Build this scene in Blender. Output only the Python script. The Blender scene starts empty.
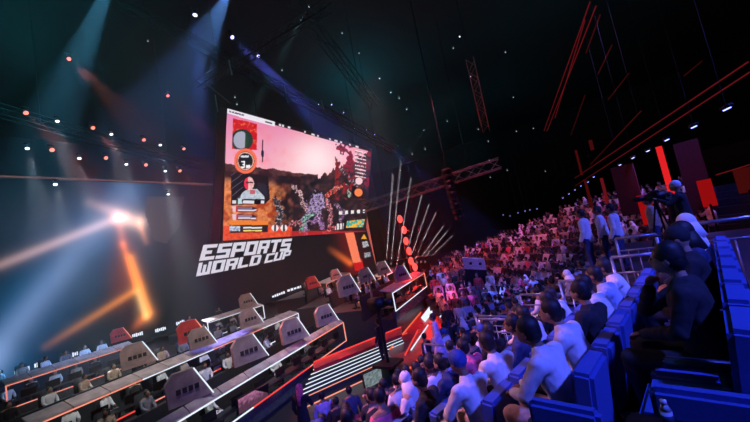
import bpy, bmesh, math, random
from mathutils import Vector, Matrix, noise
sc = bpy.context.scene
COL = sc.collection
rnd = random.Random(7)

# ------------------------------------------------------------------ frame of the place
# x runs along the stage wall, y towards it, z up; floor z = 0, the photographer's eye 5.4 m up in the stand
F = 333.0
EYE = Vector((0, 0, 5.4))
def _r(px, py): return Vector(((px-375)/F, (py-211)/F, 1.0))
AX = _r(605, 200).normalized()
AZ = AX.cross(_r(705, 181)).normalized()
if AZ.y > 0: AZ = -AZ
AY = AZ.cross(AX)
def ray(px, py):
    d = _r(px, py); return Vector((d.dot(AX), d.dot(AY), d.dot(AZ)))
def at_z(px, py, z): d = ray(px, py); return EYE + d*((z-EYE.z)/d.z)
def at_y(px, py, y): d = ray(px, py); return EYE + d*(y/d.y)
def at_d(px, py, dep): return EYE + ray(px, py)*dep
def pix(p):
    q = Vector(p)-EYE
    c = AX*q.x + AY*q.y + AZ*q.z
    return 375+F*c.x/c.z, 211+F*c.y/c.z
S = ray(705, 181).normalized(); S.z = 0; S.normalize()        # along the seat rows
T = Vector((-S.y, S.x, 0))                                    # down the stand, to the stage
def st(s, t, z): return Vector((S.x*s+T.x*t, S.y*s+T.y*t, z))
FACE_T = math.atan2(-T.x, T.y)
cam = bpy.data.cameras.new('camera'); cam.sensor_width = 36; cam.lens = 36*F/750
cam.clip_start = .05; cam.clip_end = 300
co = bpy.data.objects.new('camera', cam); COL.objects.link(co); sc.camera = co
right = Vector((AX.x, AY.x, AZ.x)); down = Vector((AX.y, AY.y, AZ.y)); fwd = Vector((AX.z, AY.z, AZ.z))
co.matrix_world = Matrix(((right.x, -down.x, -fwd.x, EYE.x), (right.y, -down.y, -fwd.y, EYE.y),
                          (right.z, -down.z, -fwd.z, EYE.z), (0, 0, 0, 1)))

# ------------------------------------------------------------------ materials
def mat(name, col, rough=.7, metal=0, var=.25, scale=12, bump=0):
    m = bpy.data.materials.new(name); m.use_nodes = True; nt = m.node_tree
    b = nt.nodes['Principled BSDF']; b.inputs['Roughness'].default_value = rough; b.inputs['Metallic'].default_value = metal
    tc = nt.nodes.new('ShaderNodeTexCoord'); n = nt.nodes.new('ShaderNodeTexNoise'); n.inputs['Scale'].default_value = scale
    nt.links.new(tc.outputs['Object'], n.inputs['Vector'])
    r = nt.nodes.new('ShaderNodeValToRGB'); r.color_ramp.elements[0].position = .3; r.color_ramp.elements[1].position = .7
    r.color_ramp.elements[0].color = (*[c*(1-var) for c in col], 1); r.color_ramp.elements[1].color = (*[min(1, c*(1+var)) for c in col], 1)
    nt.links.new(n.outputs['Fac'], r.inputs['Fac']); nt.links.new(r.outputs['Color'], b.inputs['Base Color'])
    if bump:
        bp = nt.nodes.new('ShaderNodeBump'); bp.inputs['Strength'].default_value = bump
        nt.links.new(n.outputs['Fac'], bp.inputs['Height']); nt.links.new(bp.outputs['Normal'], b.inputs['Normal'])
    return m
def emis(name, col, e):
    m = bpy.data.materials.new(name); m.use_nodes = True; nt = m.node_tree; nt.nodes.clear()
    o = nt.nodes.new('ShaderNodeOutputMaterial'); s = nt.nodes.new('ShaderNodeEmission')
    s.inputs['Color'].default_value = (*col, 1); s.inputs['Strength'].default_value = e
    nt.links.new(s.outputs[0], o.inputs['Surface']); return m
def display(name, e):
    m = bpy.data.materials.new(name); m.use_nodes = True; nt = m.node_tree; nt.nodes.clear()
    o = nt.nodes.new('ShaderNodeOutputMaterial'); s = nt.nodes.new('ShaderNodeEmission'); a = nt.nodes.new('ShaderNodeVertexColor')
    a.layer_name = 'picture'; s.inputs['Strength'].default_value = e
    nt.links.new(a.outputs['Color'], s.inputs['Color']); nt.links.new(s.outputs[0], o.inputs['Surface']); return m
M = dict(
 floor=mat('arena_floor', (.02, .02, .024), .35), wall=mat('black_drape', (.012, .014, .018), .95, bump=.3, scale=3),
 ceil=mat('black_roof', (.01, .012, .014), .9), tier=mat('stand_concrete', (.035, .035, .045), .85),
 seat=mat('blue_upholstery', (.07, .13, .42), .6, scale=60, var=.1, bump=.08), seatd=mat('seat_shell', (.02, .03, .08), .5),
 rail=mat('painted_rail', (.25, .28, .36), .35, .6), black=mat('black_metal', (.012, .012, .014), .5, .3),
 truss=mat('truss_aluminium', (.22, .2, .2), .4, .8), deck=mat('stage_deck', (.03, .03, .035), .4),
 slab=mat('pale_booth_panel', (.44, .32, .30), .5, scale=3), pod=mat('pod_panel', (.34, .22, .20), .5, scale=3), podred=mat('red_pod_panel', (.55, .05, .05), .5, scale=3),
 dark=mat('booth_black', (.02, .022, .025), .6), logo=mat('dark_print', (.03, .02, .02), .6),
 glassy=mat('booth_glass_front', (.08, .09, .1), .2, .2),
 skin=mat('skin', (.42, .25, .17), .6, scale=6, var=.1), skin2=mat('brown_skin', (.24, .13, .08), .6, scale=6, var=.1),
 hair=mat('black_hair', (.010, .009, .009), .6, scale=60, bump=.4), eye=mat('eyes', (.02, .015, .015), .2),
 white=mat('white_cotton', (.78, .76, .76), .85, scale=9, var=.06, bump=.25), bluew=mat('pale_blue_cotton', (.42, .5, .72), .85, scale=9, var=.1, bump=.2),
 blk=mat('black_cotton', (.02, .02, .023), .85, scale=20), navy=mat('navy_cotton', (.03, .045, .12), .85, scale=20), grey=mat('grey_cotton', (.2, .2, .22), .85, scale=20),
 red=mat('red_cotton', (.5, .05, .06), .85, scale=20), tan=mat('tan_cotton', (.45, .33, .24), .85, scale=20), pink=mat('pink_cloth', (.75, .12, .22), .8, scale=20),
 cap=mat('blue_cap', (.03, .07, .3), .7, scale=30), lilac=mat('lilac_cloth', (.55, .42, .72), .8, scale=10),
 plastic=mat('clear_plastic', (.55, .6, .7), .12), capw=mat('white_plastic', (.8, .8, .8), .3), ramp=mat('red_ramp', (.45, .03, .035), .35, scale=4),
 rdrape=mat('maroon_panel', (.03, .004, .005), .7), grid=mat('stone_block', (.5, .47, .47), .7),
 Lred=emis('red_led', (1, .07, .06), 1.0), Lwhite=emis('white_led', (.8, .87, 1), 1.1), Lsal=emis('salmon_led', (1, .33, .24), 1.0), Lor=emis('orange_led', (1, .17, .07), 1.1),
 Lblue=emis('blue_lamp', (.25, .3, 1), 4), Lscr=emis('monitor_glow', (.5, .7, .75), 1.0),
 lens_red=emis('red_lens', (1, .22, .16), 2), lens_white=emis('white_lens', (.8, .93, 1), 4), lens_blue=emis('blue_lens', (.45, .45, 1), 3),
 blinder=emis('red_blinder', (1, .09, .075), 1.5), dim=emis('dim_lens', (.5, .7, .75), .6),
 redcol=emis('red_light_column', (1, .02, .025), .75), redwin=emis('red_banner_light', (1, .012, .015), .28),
 reddim=emis('dim_red_lit_glow', (.8, .05, .05), .06), redline=emis('red_lit_glow', (1, .05, .08), .11),  # emission puts red light into the pipes and roof cables
)
# ------------------------------------------------------------------ mesh helpers
def link(name, me, parent=None, mats=()):
    o = bpy.data.objects.new(name, me); COL.objects.link(o)
    for m in mats: me.materials.append(m)
    if parent: o.parent = parent
    return o
class MB:
    def __init__(s): s.bm = bmesh.new()
    def box(s, c, d, rot=None, bev=0, mi=0):
        b = bmesh.new(); bmesh.ops.create_cube(b, size=1)
        bmesh.ops.scale(b, vec=d, verts=b.verts)
        if bev: bmesh.ops.bevel(b, geom=list(b.edges), offset=bev, segments=2, affect='EDGES')
        mt = Matrix.Translation(c) @ (rot.to_4x4() if rot else Matrix())
        return s._add(b, mt, mi)
    def _add(s, b, mt, mi):
        for f in b.faces: f.material_index = mi; f.smooth = mi >= 0 and s.sm
        b.transform(mt); me = bpy.data.meshes.new('t'); b.to_mesh(me); b.free(); s.bm.from_mesh(me); bpy.data.meshes.remove(me); return s
    sm = False
    def tube(s, a, b, r, r2=None, n=8, mi=0):
        a, b = Vector(a), Vector(b); d = b-a
        m = bmesh.new(); bmesh.ops.create_cone(m, cap_ends=True, segments=n, radius1=r, radius2=r if r2 is None else r2, depth=d.length)
        q = d.to_track_quat('Z', 'Y').to_matrix().to_4x4()
        return s._add(m, Matrix.Translation((a+b)/2) @ q, mi)
    def ball(s, c, r, sc_=(1, 1, 1), u=12, v=8, mi=0, rot=None):
        m = bmesh.new(); bmesh.ops.create_uvsphere(m, u_segments=u, v_segments=v, radius=r)
        return s._add(m, Matrix.Translation(c) @ (rot.to_4x4() if rot else Matrix()) @ Matrix.Diagonal((*sc_, 1)), mi)
    def prism(s, pts, ex, mi=0):
        n = len(pts); ex = Vector(ex)
        a = [s.bm.verts.new(p) for p in pts]; b = [s.bm.verts.new(Vector(p)+ex) for p in pts]
        fs = [s.bm.faces.new(a), s.bm.faces.new(b[::-1])]
        for i in range(n): fs.append(s.bm.faces.new((a[i], b[i], b[(i+1) % n], a[(i+1) % n])))
        for f in fs: f.material_index = mi
        return s
    def build(s, name, mats, parent=None, recalc=True):
        if recalc: bmesh.ops.recalc_face_normals(s.bm, faces=s.bm.faces)
        me = bpy.data.meshes.new(name); s.bm.to_mesh(me); s.bm.free()
        return link(name, me, parent, mats if isinstance(mats, (list, tuple)) else [mats])
def SB(): m = MB(); m.sm = True; return m
def tag(o, label, cat, group=None, kind=None):
    o['label'] = label; o['category'] = cat
    if group: o['group'] = group
    if kind: o['kind'] = kind
    return o
def struct(o): o['kind'] = 'structure'; return o
def empty(name, loc, rz=0):
    o = bpy.data.objects.new(name, None); COL.objects.link(o); o.location = loc; o.rotation_euler = (0, 0, rz); o.empty_display_size = .1; return o
def copy_tree(o, parent=None):
    c = o.copy(); COL.objects.link(c)
    if parent: c.parent = parent
    for k in ('label', 'category', 'group', 'kind'):
        if parent is None and k in c: del c[k]
    for ch in list(KIDS.get(o.name, ())): copy_tree(ch, c)
    return c
KIDS = {}
def kids(o):
    KIDS[o.name] = [x for x in COL.objects if x.parent == o]
    for x in KIDS[o.name]: kids(x)
def slot(o, i, m):
    if i < len(o.material_slots): o.material_slots[i].link = 'OBJECT'; o.material_slots[i].material = m
ORD = ['first', 'second', 'third', 'fourth', 'fifth', 'sixth', 'seventh', 'eighth', 'ninth', 'tenth', 'eleventh', 'twelfth', 'thirteenth',
       'fourteenth', 'fifteenth', 'sixteenth', 'seventeenth', 'eighteenth', 'nineteenth', 'twentieth'] + ['%dth' % i for i in range(21, 60)]
ORD[20] = '21st'; ORD[21] = '22nd'; ORD[22] = '23rd'; ORD[30] = '31st'; ORD[31] = '32nd'; ORD[32] = '33rd'

# ------------------------------------------------------------------ room shell
def slab(name, pts, ex, m): return struct(MB().prism([Vector(p) for p in pts], ex).build(name, m))
slab('floor', [(-30, -20, -.2), (75, -20, -.2), (75, 50, -.2), (-30, 50, -.2)], (0, 0, .2), M['floor'])
slab('ceiling', [(-30, -20, 24), (75, -20, 24), (75, 50, 24), (-30, 50, 24)], (0, 0, .3), M['ceil'])
slab('wall_back', [(-30, 50, 0), (75, 50, 0), (75, 50, 24), (-30, 50, 24)], (0, .3, 0), M['wall'])
slab('wall_right', [(75, -20, 0), (75, 50, 0), (75, 50, 24), (75, -20, 24)], (.3, 0, 0), M['wall'])
slab('wall_left', [(-30, -20, 0), (-30, 50, 0), (-30, 50, 24), (-30, -20, 24)], (-.3, 0, 0), M['wall'])
slab('wall_front', [(-30, -20, 0), (75, -20, 0), (75, -20, 24), (-30, -20, 24)], (0, -.3, 0), M['wall'])

# ------------------------------------------------------------------ LED wall of the stage
def lerp(a, b, f): return tuple(x+(y-x)*f for x, y in zip(a, b))
def clamp(x, a=0, b=1): return max(a, min(b, x))
def seg_d(x, y, ax, ay, bx, by):
    dx, dy = bx-ax, by-ay; L = dx*dx+dy*dy; t = clamp(((x-ax)*dx+(y-ay)*dy)/L)
    return math.hypot(x-ax-t*dx, y-ay-t*dy), t
def inpoly(x, y, P):
    c = False; j = len(P)-1
    for i in range(len(P)):
        if (P[i][1] > y) != (P[j][1] > y) and x < (P[j][0]-P[i][0])*(y-P[i][1])/(P[j][1]-P[i][1])+P[i][0]: c = not c
        j = i
    return c
def lin(r, g, b): return tuple((v/255)**2.2 for v in (r, g, b))
def fb(x, y, s=1): return noise.noise(Vector((x*s, y*s, 3.1)))*.6+noise.noise(Vector((x*s*2.3, y*s*2.3, 7.7)))*.4
def mix(c, d, f): f = clamp(f); return tuple(a*(1-f)+b*f for a, b in zip(c, d))
STREAKS = [  # centre line of the graphic on the wall, width, colour, strength at both ends
 ((-30, 277), (118, 218), 4.5, lin(215, 170, 165), .35, .8), ((118, 218), (139, 222), 6.5, lin(255, 205, 185), .9, .9),
 ((90, 203), (125, 216), 5, lin(220, 165, 150), .2, .9), ((139, 222), (146, 242), 3, lin(240, 150, 100), .8, .2),
 ((119, 220), (123, 244), 4.5, lin(210, 120, 95), .7, .5), ((123, 244), (136, 285), 3.6, lin(255, 125, 50), .6, 1),
 ((131, 258), (149, 312), 4.2, lin(255, 150, 62), .7, .9), ((138, 292), (146, 316), 3.6, lin(255, 205, 130), .5, .8),
 ((45, 347), (136, 290), 3.4, lin(215, 125, 45), .15, .9), ((146, 316), (132, 330), 4, lin(230, 110, 50), .9, .1)]
def wall_paint(x, y):
    c = lin(7, 21, 27)
    g = math.exp(-((x-100)**2/70**2+(y-235)**2/40**2)); c = mix(c, lin(95, 95, 120), g*.55)
    d, t = seg_d(x, y, -15, 370, 125, 195)
    c = mix(c, lin(38, 100, 150), math.exp(-(d/34)**2)*(.85-.4*t)); c = mix(c, lin(135, 165, 220), math.exp(-(d/15)**2)*(.9-.6*t))
    if x < 150: c = mix(c, lin(8, 40, 66), math.exp(-(seg_d(x, y, 90, 265, 25, 340)[0]/20)**2)*.45)
    d, t = seg_d(x, y, 122, 250, 128, 300); c = mix(c, lin(125, 60, 48), math.exp(-((x-122)/13)**2-((y-278)/30)**2)*.6)
    for a, b, w, col, s0, s1 in STREAKS:
        d, t = seg_d(x, y, *a, *b)
        if d < w*4:
            k = (s0+(s1-s0)*t); c = tuple(q+col[i]*k*(math.exp(-(d/w)**2)*.9+.18*math.exp(-(d/(w*2.2))**2)) for i, q in enumerate(c))
    if inpoly(x, y, [(147, 196), (184, 197), (180, 226), (166, 244), (154, 240), (145, 214)]):       # pale shield shape
        c = mix(c, lin(84, 78, 86), .8 if x < 168 else .45+.25*fb(x, y, .4))
    # the bright post and flare beside the sponsor column
    if inpoly(x, y, [(344, 229), (353, 229), (361, 262), (353, 263)]): c = lin(255, 132, 96)
    elif inpoly(x, y, [(353, 260), (362, 259), (364, 270), (355, 271)]): c = lin(205, 30, 35)
    else:
        d, t = seg_d(x, y, 330, 249, 350, 263); c = tuple(q+col*math.exp(-(d/3)**2)*(.1+.7*t) for q, col in zip(c, lin(255, 120, 50)))
        d, t = seg_d(x, y, 345, 231, 354, 268); c = tuple(q+col*math.exp(-(d/9)**2)*.2 for q, col in zip(c, lin(200, 40, 25)))
    if inpoly(x, y, [(361, 239), (364, 234), (367, 239)]): c = lin(240, 170, 60)
    if inpoly(x, y, [(362, 242), (367, 241), (369, 246), (363, 248)]) and fb(x, y, 1.5) > -.1: c = lin(200, 200, 205)
    if inpoly(x, y, [(364, 253), (370, 252), (371, 256), (365, 258)]) and fb(x, y, 1.5) > -.1: c = lin(180, 180, 190)
    if x > 367.3+(y-232)*.26: c = lin(190, 90, 80)
    return c
def paint_grid(name, o, eu, ev, nu, nv, fn, m, parent):
    vs = []; cols = []
    for j in range(nv+1):
        for i in range(nu+1):
            p = o+eu*(i/nu)+ev*(j/nv); vs.append(p); x, y = pix(p); cols.append(fn(x, y))
    fs = [(j*(nu+1)+i, j*(nu+1)+i+1, (j+1)*(nu+1)+i+1, (j+1)*(nu+1)+i) for j in range(nv) for i in range(nu)]
    me = bpy.data.meshes.new(name); me.from_pydata(vs, [], fs)
    at = me.color_attributes.new('picture', 'FLOAT_COLOR', 'POINT')
    at.data.foreach_set('color', [v for c in cols for v in (*c, 1.0)])
    return link(name, me, parent, [m])
WX0, WX1, WZ0, WZ1, WY = 1.0, 41.6, 1.5, 13.75, 30.0
wall = empty('led_wall', (0, 0, 0))
MB().box(((WX0+WX1)/2, WY+.25, (WZ0+WZ1)/2), (WX1-WX0+.3, .45, WZ1-WZ0+.3)).build('cabinet', M['black'], wall)
paint_grid('display_panel', Vector((WX0, WY, WZ0)), Vector((WX1-WX0, 0, 0)), Vector((0, 0, WZ1-WZ0)), 520, 150, wall_paint, display('wall_picture', 1.0), wall)
MB().box(((WX0+WX1)/2, WY-.05, WZ1+.12), (WX1-WX0+.3, .1, .1)).build('top_trim', M['Lsal'] and emis('pink_trim_led', (1, .5, .48), .12), wall)
# lettering: block letters in a skewed face, strokes on a 10 x 10 cell
G = {
 'E': [(0,0,9,2.2),(0,3.9,6.5,6.1),(0,7.8,9,10),(0,0,2.8,10)], 'S': [(0,0,9,2.2),(0,3.9,9,6.1),(0,7.8,9,10),(6.4,0,9,6),(0,4,2.8,10)],
 'P': [(0,0,2.8,10),(0,7.8,9,10),(0,3.3,9,5.4),(6.4,3.3,9,10)], 'O': [(0,0,2.8,10),(6.4,0,9,10),(0,0,9,2.2),(0,7.8,9,10)],
 'R': [(0,0,2.8,10),(0,7.8,9,10),(0,3.6,9,5.6),(6.4,4.8,9,10),(5.4,0,8.3,4.4)], 'T': [(0,7.8,9,10),(3.2,0,6,10)],
 'W': [(0,0,2.4,10),(3.5,0,5.5,8),(6.7,0,9,10),(0,0,9,2.2)], 'L': [(0,0,2.8,10),(0,0,8.6,2.2)],
 'D': [(0,0,2.8,10),(6.4,1,9,9),(0,0,8,2.2),(0,7.8,8,10)], 'C': [(0,0,2.8,10),(0,0,9,2.2),(0,7.8,9,10)], 'U': [(0,0,2.8,10),(6.4,0,9,10),(0,0,9,2.2)]}
def wp(px, py): p = at_y(px, py, WY-.03); return Vector((p.x, p.z))
def letters(text, bl, br, tl, tr, skew):
    bl, br, tl, tr = wp(*bl), wp(*br), wp(*tl), wp(*tr); m = MB(); n = len(text)*10-1
    def map_(u, v): a = bl.lerp(br, u); b = tl.lerp(tr, u); q = a.lerp(b, v); return Vector((q.x, WY-.03, q.y))
    for i, ch in enumerate(text):
        for (x0, y0, x1, y1) in G.get(ch, []):
            P = [map_((i*10+x)/n, y/10) for x, y in ((x0, y0), (x1, y0), (x1, y1), (x0, y1))]
            m.prism(P, (0, -.03, 0))
    return m
Lw = emis('letter_white', (.72, .70, .80), 1.0)
letters('ESPORTS', (199, 261), (289, 250.5), (203.5, 245), (292, 238.5), 0).build('esports_lettering', Lw, wall)
mw = letters('WORLD', (196, 276.5), (259, 264.5), (199, 263), (262, 254.5), 0); mw.build('world_lettering', Lw, wall)
letters('CUP', (264, 263.5), (289, 258), (267, 254), (291.5, 250), 0).build('cup_lettering', Lw, wall)
tag(wall, 'long dark video wall behind the stage with orange streak and ESPORTS WORLD CUP lettering', 'video wall')

# ------------------------------------------------------------------ big hanging screen
bl = Vector((16.60, 28.0, 8.17)); W_ = 21.3; ex_ = Vector((W_, 0, -.85)); up = Vector((0, -3.5, 11.02)); H = up.length; up.normalize()
tilt = math.atan2(3.5, 11.02); roll_ = math.atan2(.85, W_)
_a, _b = pix(bl+up*H), pix(bl+ex_+up*H); TOPB = (_b[1]-_a[1])/(_b[0]-_a[0]); TOPA = _a[1]+(226-_a[0])*TOPB
scr = empty('hanging_screen', (0, 0, 0))
nrm = Vector((0, math.cos(tilt), math.sin(tilt)))
FIG = [([(293, 186), (300, 192), (303, 203), (307, 210)], 2.2, (205, 160, 160)), ([(309, 214), (303, 224), (305, 232)], 4, (150, 120, 165)), ([(311, 206), (318, 196), (322, 204), (314, 211)], 4.5, (165, 140, 195)),
 ([(300, 232), (306, 218), (313, 214)], 2, (95, 170, 150)), ([(327, 201), (331, 212), (329, 228)], 2.2, (200, 110, 120)), ([(327, 196), (334, 190), (341, 186)], 2.2, (225, 75, 45)),
 ([(313, 222), (319, 216), (322, 228)], 2.6, (150, 95, 160)), ([(346, 186), (350, 196)], 1.8, (150, 190, 160)), ([(284, 230), (294, 222), (300, 224)], 2.5, (185, 85, 90)), ([(336, 205), (345, 212), (340, 220)], 2, (110, 70, 110)),
 ([(275, 200), (281, 212), (278, 224)], 3, (40, 45, 55)), ([(325, 232), (338, 226)], 3, (190, 45, 50)), ([(342, 170), (350, 178), (358, 190)], 2.5, (90, 30, 40))]
def scr_paint(x, y):
    # sky, sun and desert of the broadcast, with its overlays
    sk = clamp((y-115)/75); c = mix(lin(224, 120, 160), lin(252, 190, 190), sk)
    c = mix(c, lin(220, 150, 205), clamp(.5+fb(x, y, .05))*.5*clamp(1-(x-225)/100))
    c = mix(c, lin(250, 90, 100), clamp(fb(x+40, y, .08)*1.5)*.5)
    c = mix(c, lin(255, 226, 230), math.exp(-((x-316)/26)**2-((y-160)/24)**2))
    hz = 163+(x-225)*.13+fb(x, 0, .1)*3-(8 if x > 345 else 0)
    if x > 318: hz = 178-(x-318)*.5+fb(x, 1, .3)*6
    if y > hz:
        n = fb(x, y, .10)+fb(x, y, .35)*.5
        c = mix(lin(50, 27, 36), lin(120, 75, 75), clamp(.25+n))
        if x < 294: c = mix(c, mix(lin(165, 62, 34), lin(240, 150, 95), clamp(.4+n*1.3)), clamp((y-hz-12)/10)*clamp((294-x)/16))
        if x > 268 and y > 176: c = mix(c, lin(24, 26, 35), clamp((x-268)/14)*clamp(.75+fb(x, y+9, .12)*1.6))
    for (pts_, w_, col_) in FIG:
        for p_, q_ in zip(pts_, pts_[1:]):
            d_, t_ = seg_d(x, y, *p_, *q_)
            if d_ < w_*(.9+fb(x+9, y, .35)*1.5): c = mix(mix(lin(*col_), lin(235, 215, 225), clamp(fb(y, x, .6)*2)), lin(26, 24, 36), clamp(.4+fb(x, y, .5)*2.4))
    if x > 335 and y < 200 and fb(x*1.2, y+70, .13) > .08: c = mix(lin(165, 35, 45), lin(70, 25, 35), .5+fb(x, y, .4))
    if y > 226+ (x-222)*.01 and x < 292: c = mix(lin(205, 40, 35), lin(235, 100, 60), .5+fb(x, y, .3))
    if y > 231: c = mix(c, lin(200, 38, 40), .7) if x > 290 else c
    top = TOPA+(x-226)*TOPB
    v = y-top
    if x < 275 and v < 5: c = lin(232, 225, 236); c = lin(70, 60, 80) if (229 < x < 244 and 1.2 < v < 3.2 and fb(x, y, 2) > -.2) or (265 < x < 272 and 2 < v < 3.2) else c
    elif v < 3.2 and x >= 275:
        c = lin(225, 220, 225) if any(abs(x-q_) < w_ and .9 < v < 2.7 for q_, w_ in ((280, 1.2), (283, 1), (289, 1.3), (305, .8), (313, 1.6), (318, .9), (330, .8), (336, 1.5), (341, 1), (350, .8), (357, 1.5))) else lin(36, 24, 32)
    if inpoly(x, y, [(233, 118), (257, 124), (257, 150), (232, 149)]):
        c = lin(200, 25, 40)
        if fb(x, y, .35) > .2: c = lin(225, 100, 60)
        if math.hypot((x-241)/7.5, (y-140)/8.5) < 1: c = lin(165, 165, 185) if x < 245 else lin(35, 70, 50)
        elif math.hypot((x-242)/11, (y-140)/11) < 1: c = lin(40, 55, 50)
    r = math.hypot((x-245.5)/11, (y-161)/12)
    if r < 1.05: c = lin(245, 110, 80)
    if r < .8: c = lin(25, 32, 40)
    if .66 < r < .76: c = lin(225, 170, 150)
    if r < .66 and inpoly(x, y, [(241, 161), (245, 161), (245, 168), (241, 168)]):       # the 3
        lx, ly = (x-241)/4, (y-161)/7
        if ly < .2 or (.42 < ly < .6 and lx > .3) or ly > .8 or lx > .6: c = lin(245, 245, 250)
    if r < .66 and 246 < x < 250 and 165 < y < 168: c = lin(235, 235, 240)
    if r < .66 and 241 < x < 249 and 155.5 < y < 157.5: c = lin(215, 215, 225)
    if inpoly(x, y, [(231, 172), (268, 176), (270, 199), (265, 204), (231, 205)]):
        c = lin(22, 22, 32)
        if (x+y*1.3) % 9 < .7 and x < 243: c = lin(120, 110, 140)
        if math.hypot((x-252)/8.5, (y-181)/7.5) < 1: c = lin(30, 22, 32)
        if inpoly(x, y, [(239, 201), (242, 193), (248, 189), (257, 189), (264, 196), (265, 201)]): c = mix(lin(150, 165, 180), lin(205, 210, 220), .5+fb(x, y, .3))
        if math.hypot((x-249)/5, (y-183.5)/6.5) < 1: c = lin(225, 50, 80) if x < 248.2 else mix(lin(215, 150, 150), lin(245, 205, 205), .5+fb(x, y, .5))
        if abs(y-182.5) < .7 and 246 < x < 253: c = lin(70, 30, 45)
        if inpoly(x, y, [(257, 182), (266, 184), (268, 197), (263, 194), (258, 190)]): c = lin(40, 40, 56)
        if 250 < x < 255 and 190 < y < 194: c = lin(190, 90, 100)
        if y > 199: c = lin(16, 18, 28)
        if 200.5 < y < 203.5 and (232 < x < 236 or 243 < x < 254 or 261 < x < 264): c = lin(215, 215, 225)
        if 198.5 < y < 204 and 238 < x < 242: c = lin(190, 215, 220)
    for yy in (208, 216):
        if inpoly(x, y, [(232, yy-2), (254, yy-1), (257, yy+1), (255, yy+4), (233, yy+4)]):
            c = lin(45, 32, 60)
            if x < 238: c = lin(220, 190, 200) if x < 236 else lin(190, 30, 45)
            elif yy+1.5 < y < yy+3: c = lin(225, 210, 225)
            elif yy-.6 < y < yy+.6 and x < 252: c = lin(150, 130, 160)
    if inpoly(x, y, [(229, 221), (268, 221), (268, 232), (230, 233)]) :
        c = lin(235, 125, 50) if y < 225 else lin(35, 28, 40)
        if 226 < y < 231 and x < 240: c = lin(120, 150, 190) if fb(x, y, .6) > 0 else lin(210, 210, 215)
        if (227 < y < 228.5 or 230 < y < 231.3) and 243 < x < 262: c = lin(235, 215, 120) if y > 229 else lin(230, 230, 235)
    for cx in (275, 284):
        if math.hypot(x-cx, y-228) < 3.4: c = lin(235, 225, 230) if abs(x-cx) > 1 else lin(40, 30, 40)
    if inpoly(x, y, [(352, 186), (366, 189), (366, 199), (352, 198)]):
        c = lin(22, 20, 28)
        if math.hypot(x-358.5, y-192.5) < 4: c = lin(250, 130, 75)
    if 355 < x < 366 and 150 < y < 178:                                   # list of standings on the right
        k = (y-150+(355-x)*.2) % 3.6
        if k < 1.2: c = lin(250, 225, 225) if fb(x, y, .7) > -.15 else c
        elif k < 2 and x < 362: c = lin(60, 25, 40)
    if math.hypot(x-359, y-181) < 3.6: c = lin(240, 205, 205)
    if 338 < x < 365 and abs(y-213+(x-338)*.07) < 1.7 and int(x/3) % 2: c = lin(230, 225, 225)
    if inpoly(x, y, [(347, 221), (365, 219), (363, 227), (346, 228)]): c = lin(245, 185, 50) if fb(x, y, .3) > 0 else lin(60, 165, 160)
    if inpoly(x, y, [(336, 224), (344, 223), (343, 229), (335, 230)]): c = lin(225, 215, 215) if int(x) % 3 else lin(40, 30, 40)
    if 262 < x < 263.2 and 140 < y < 162: c = lin(40, 30, 50)
    if 261.3 < x < 264 and 151 < y < 157: c = lin(40, 30, 50)
    return c
paint_grid('display_panel', bl, ex_, up*H, 340, 240, scr_paint, display('broadcast_picture', 1.1), scr)
RS = Matrix.Rotation(roll_, 3, 'Y') @ Matrix.Rotation(tilt, 3, 'X')
cx = bl+ex_/2+up*(H/2+.05)+nrm*.32
MB().box(cx, (W_+.16, .6, H+.0), rot=RS).build('cabinet', M['black'], scr)
MB().box(bl+Vector((-.55, .1, 0))+up*(H/2), (.7, .3, H+.1), rot=RS).build('side_masking', M['black'], scr)
for fx in (.15, .5, .85):
    p = bl+ex_*fx+up*H+nrm*.3
    MB().tube(p, Vector((p.x, p.y, 24)), .05).build('hanging_cable', M['black'], scr)
tag(scr, 'huge hanging screen showing a live game broadcast with a pink desert sky', 'screen')

# ------------------------------------------------------------------ people
def skin_mesh(J, E, R_, sub, root='pelvis', extra=None, voxel=0):
    names = list(J); me = bpy.data.meshes.new('sk'); me.from_pydata([J[n] for n in names], [(names.index(a), names.index(b)) for a, b in E], [])
    o = bpy.data.objects.new('sk', me); COL.objects.link(o)
    md = o.modifiers.new('s', 'SKIN'); md.use_smooth_shade = True
    for i, n in enumerate(names):
        v = me.skin_vertices[0].data[i]; v.radius = R_[n] if isinstance(R_[n], tuple) else (R_[n], R_[n]); v.use_root = n == root
    if sub: o.modifiers.new('ss', 'SUBSURF').levels = sub
    dg = bpy.context.evaluated_depsgraph_get(); em = bpy.data.meshes.new_from_object(o.evaluated_get(dg))
    bpy.data.objects.remove(o)
    if extra or voxel:
        bm = bmesh.new(); bm.from_mesh(em)
        if extra: extra.bm.to_mesh(me2 := bpy.data.meshes.new('x')); bm.from_mesh(me2); extra.bm.free()
        em = bpy.data.meshes.new('e'); bm.to_mesh(em); bm.free()
    if voxel:
        o = bpy.data.objects.new('vx', em); COL.objects.link(o); md = o.modifiers.new('r', 'REMESH'); md.mode = 'VOXEL'; md.voxel_size = voxel; md.use_smooth_shade = True
        sm = o.modifiers.new('sm', 'SMOOTH'); sm.iterations = 2; sm.factor = .4
        dg = bpy.context.evaluated_depsgraph_get(); em = bpy.data.meshes.new_from_object(o.evaluated_get(dg)); bpy.data.objects.remove(o)
    for p in em.polygons: p.use_smooth = True
    em.materials.clear()
    return em
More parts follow.
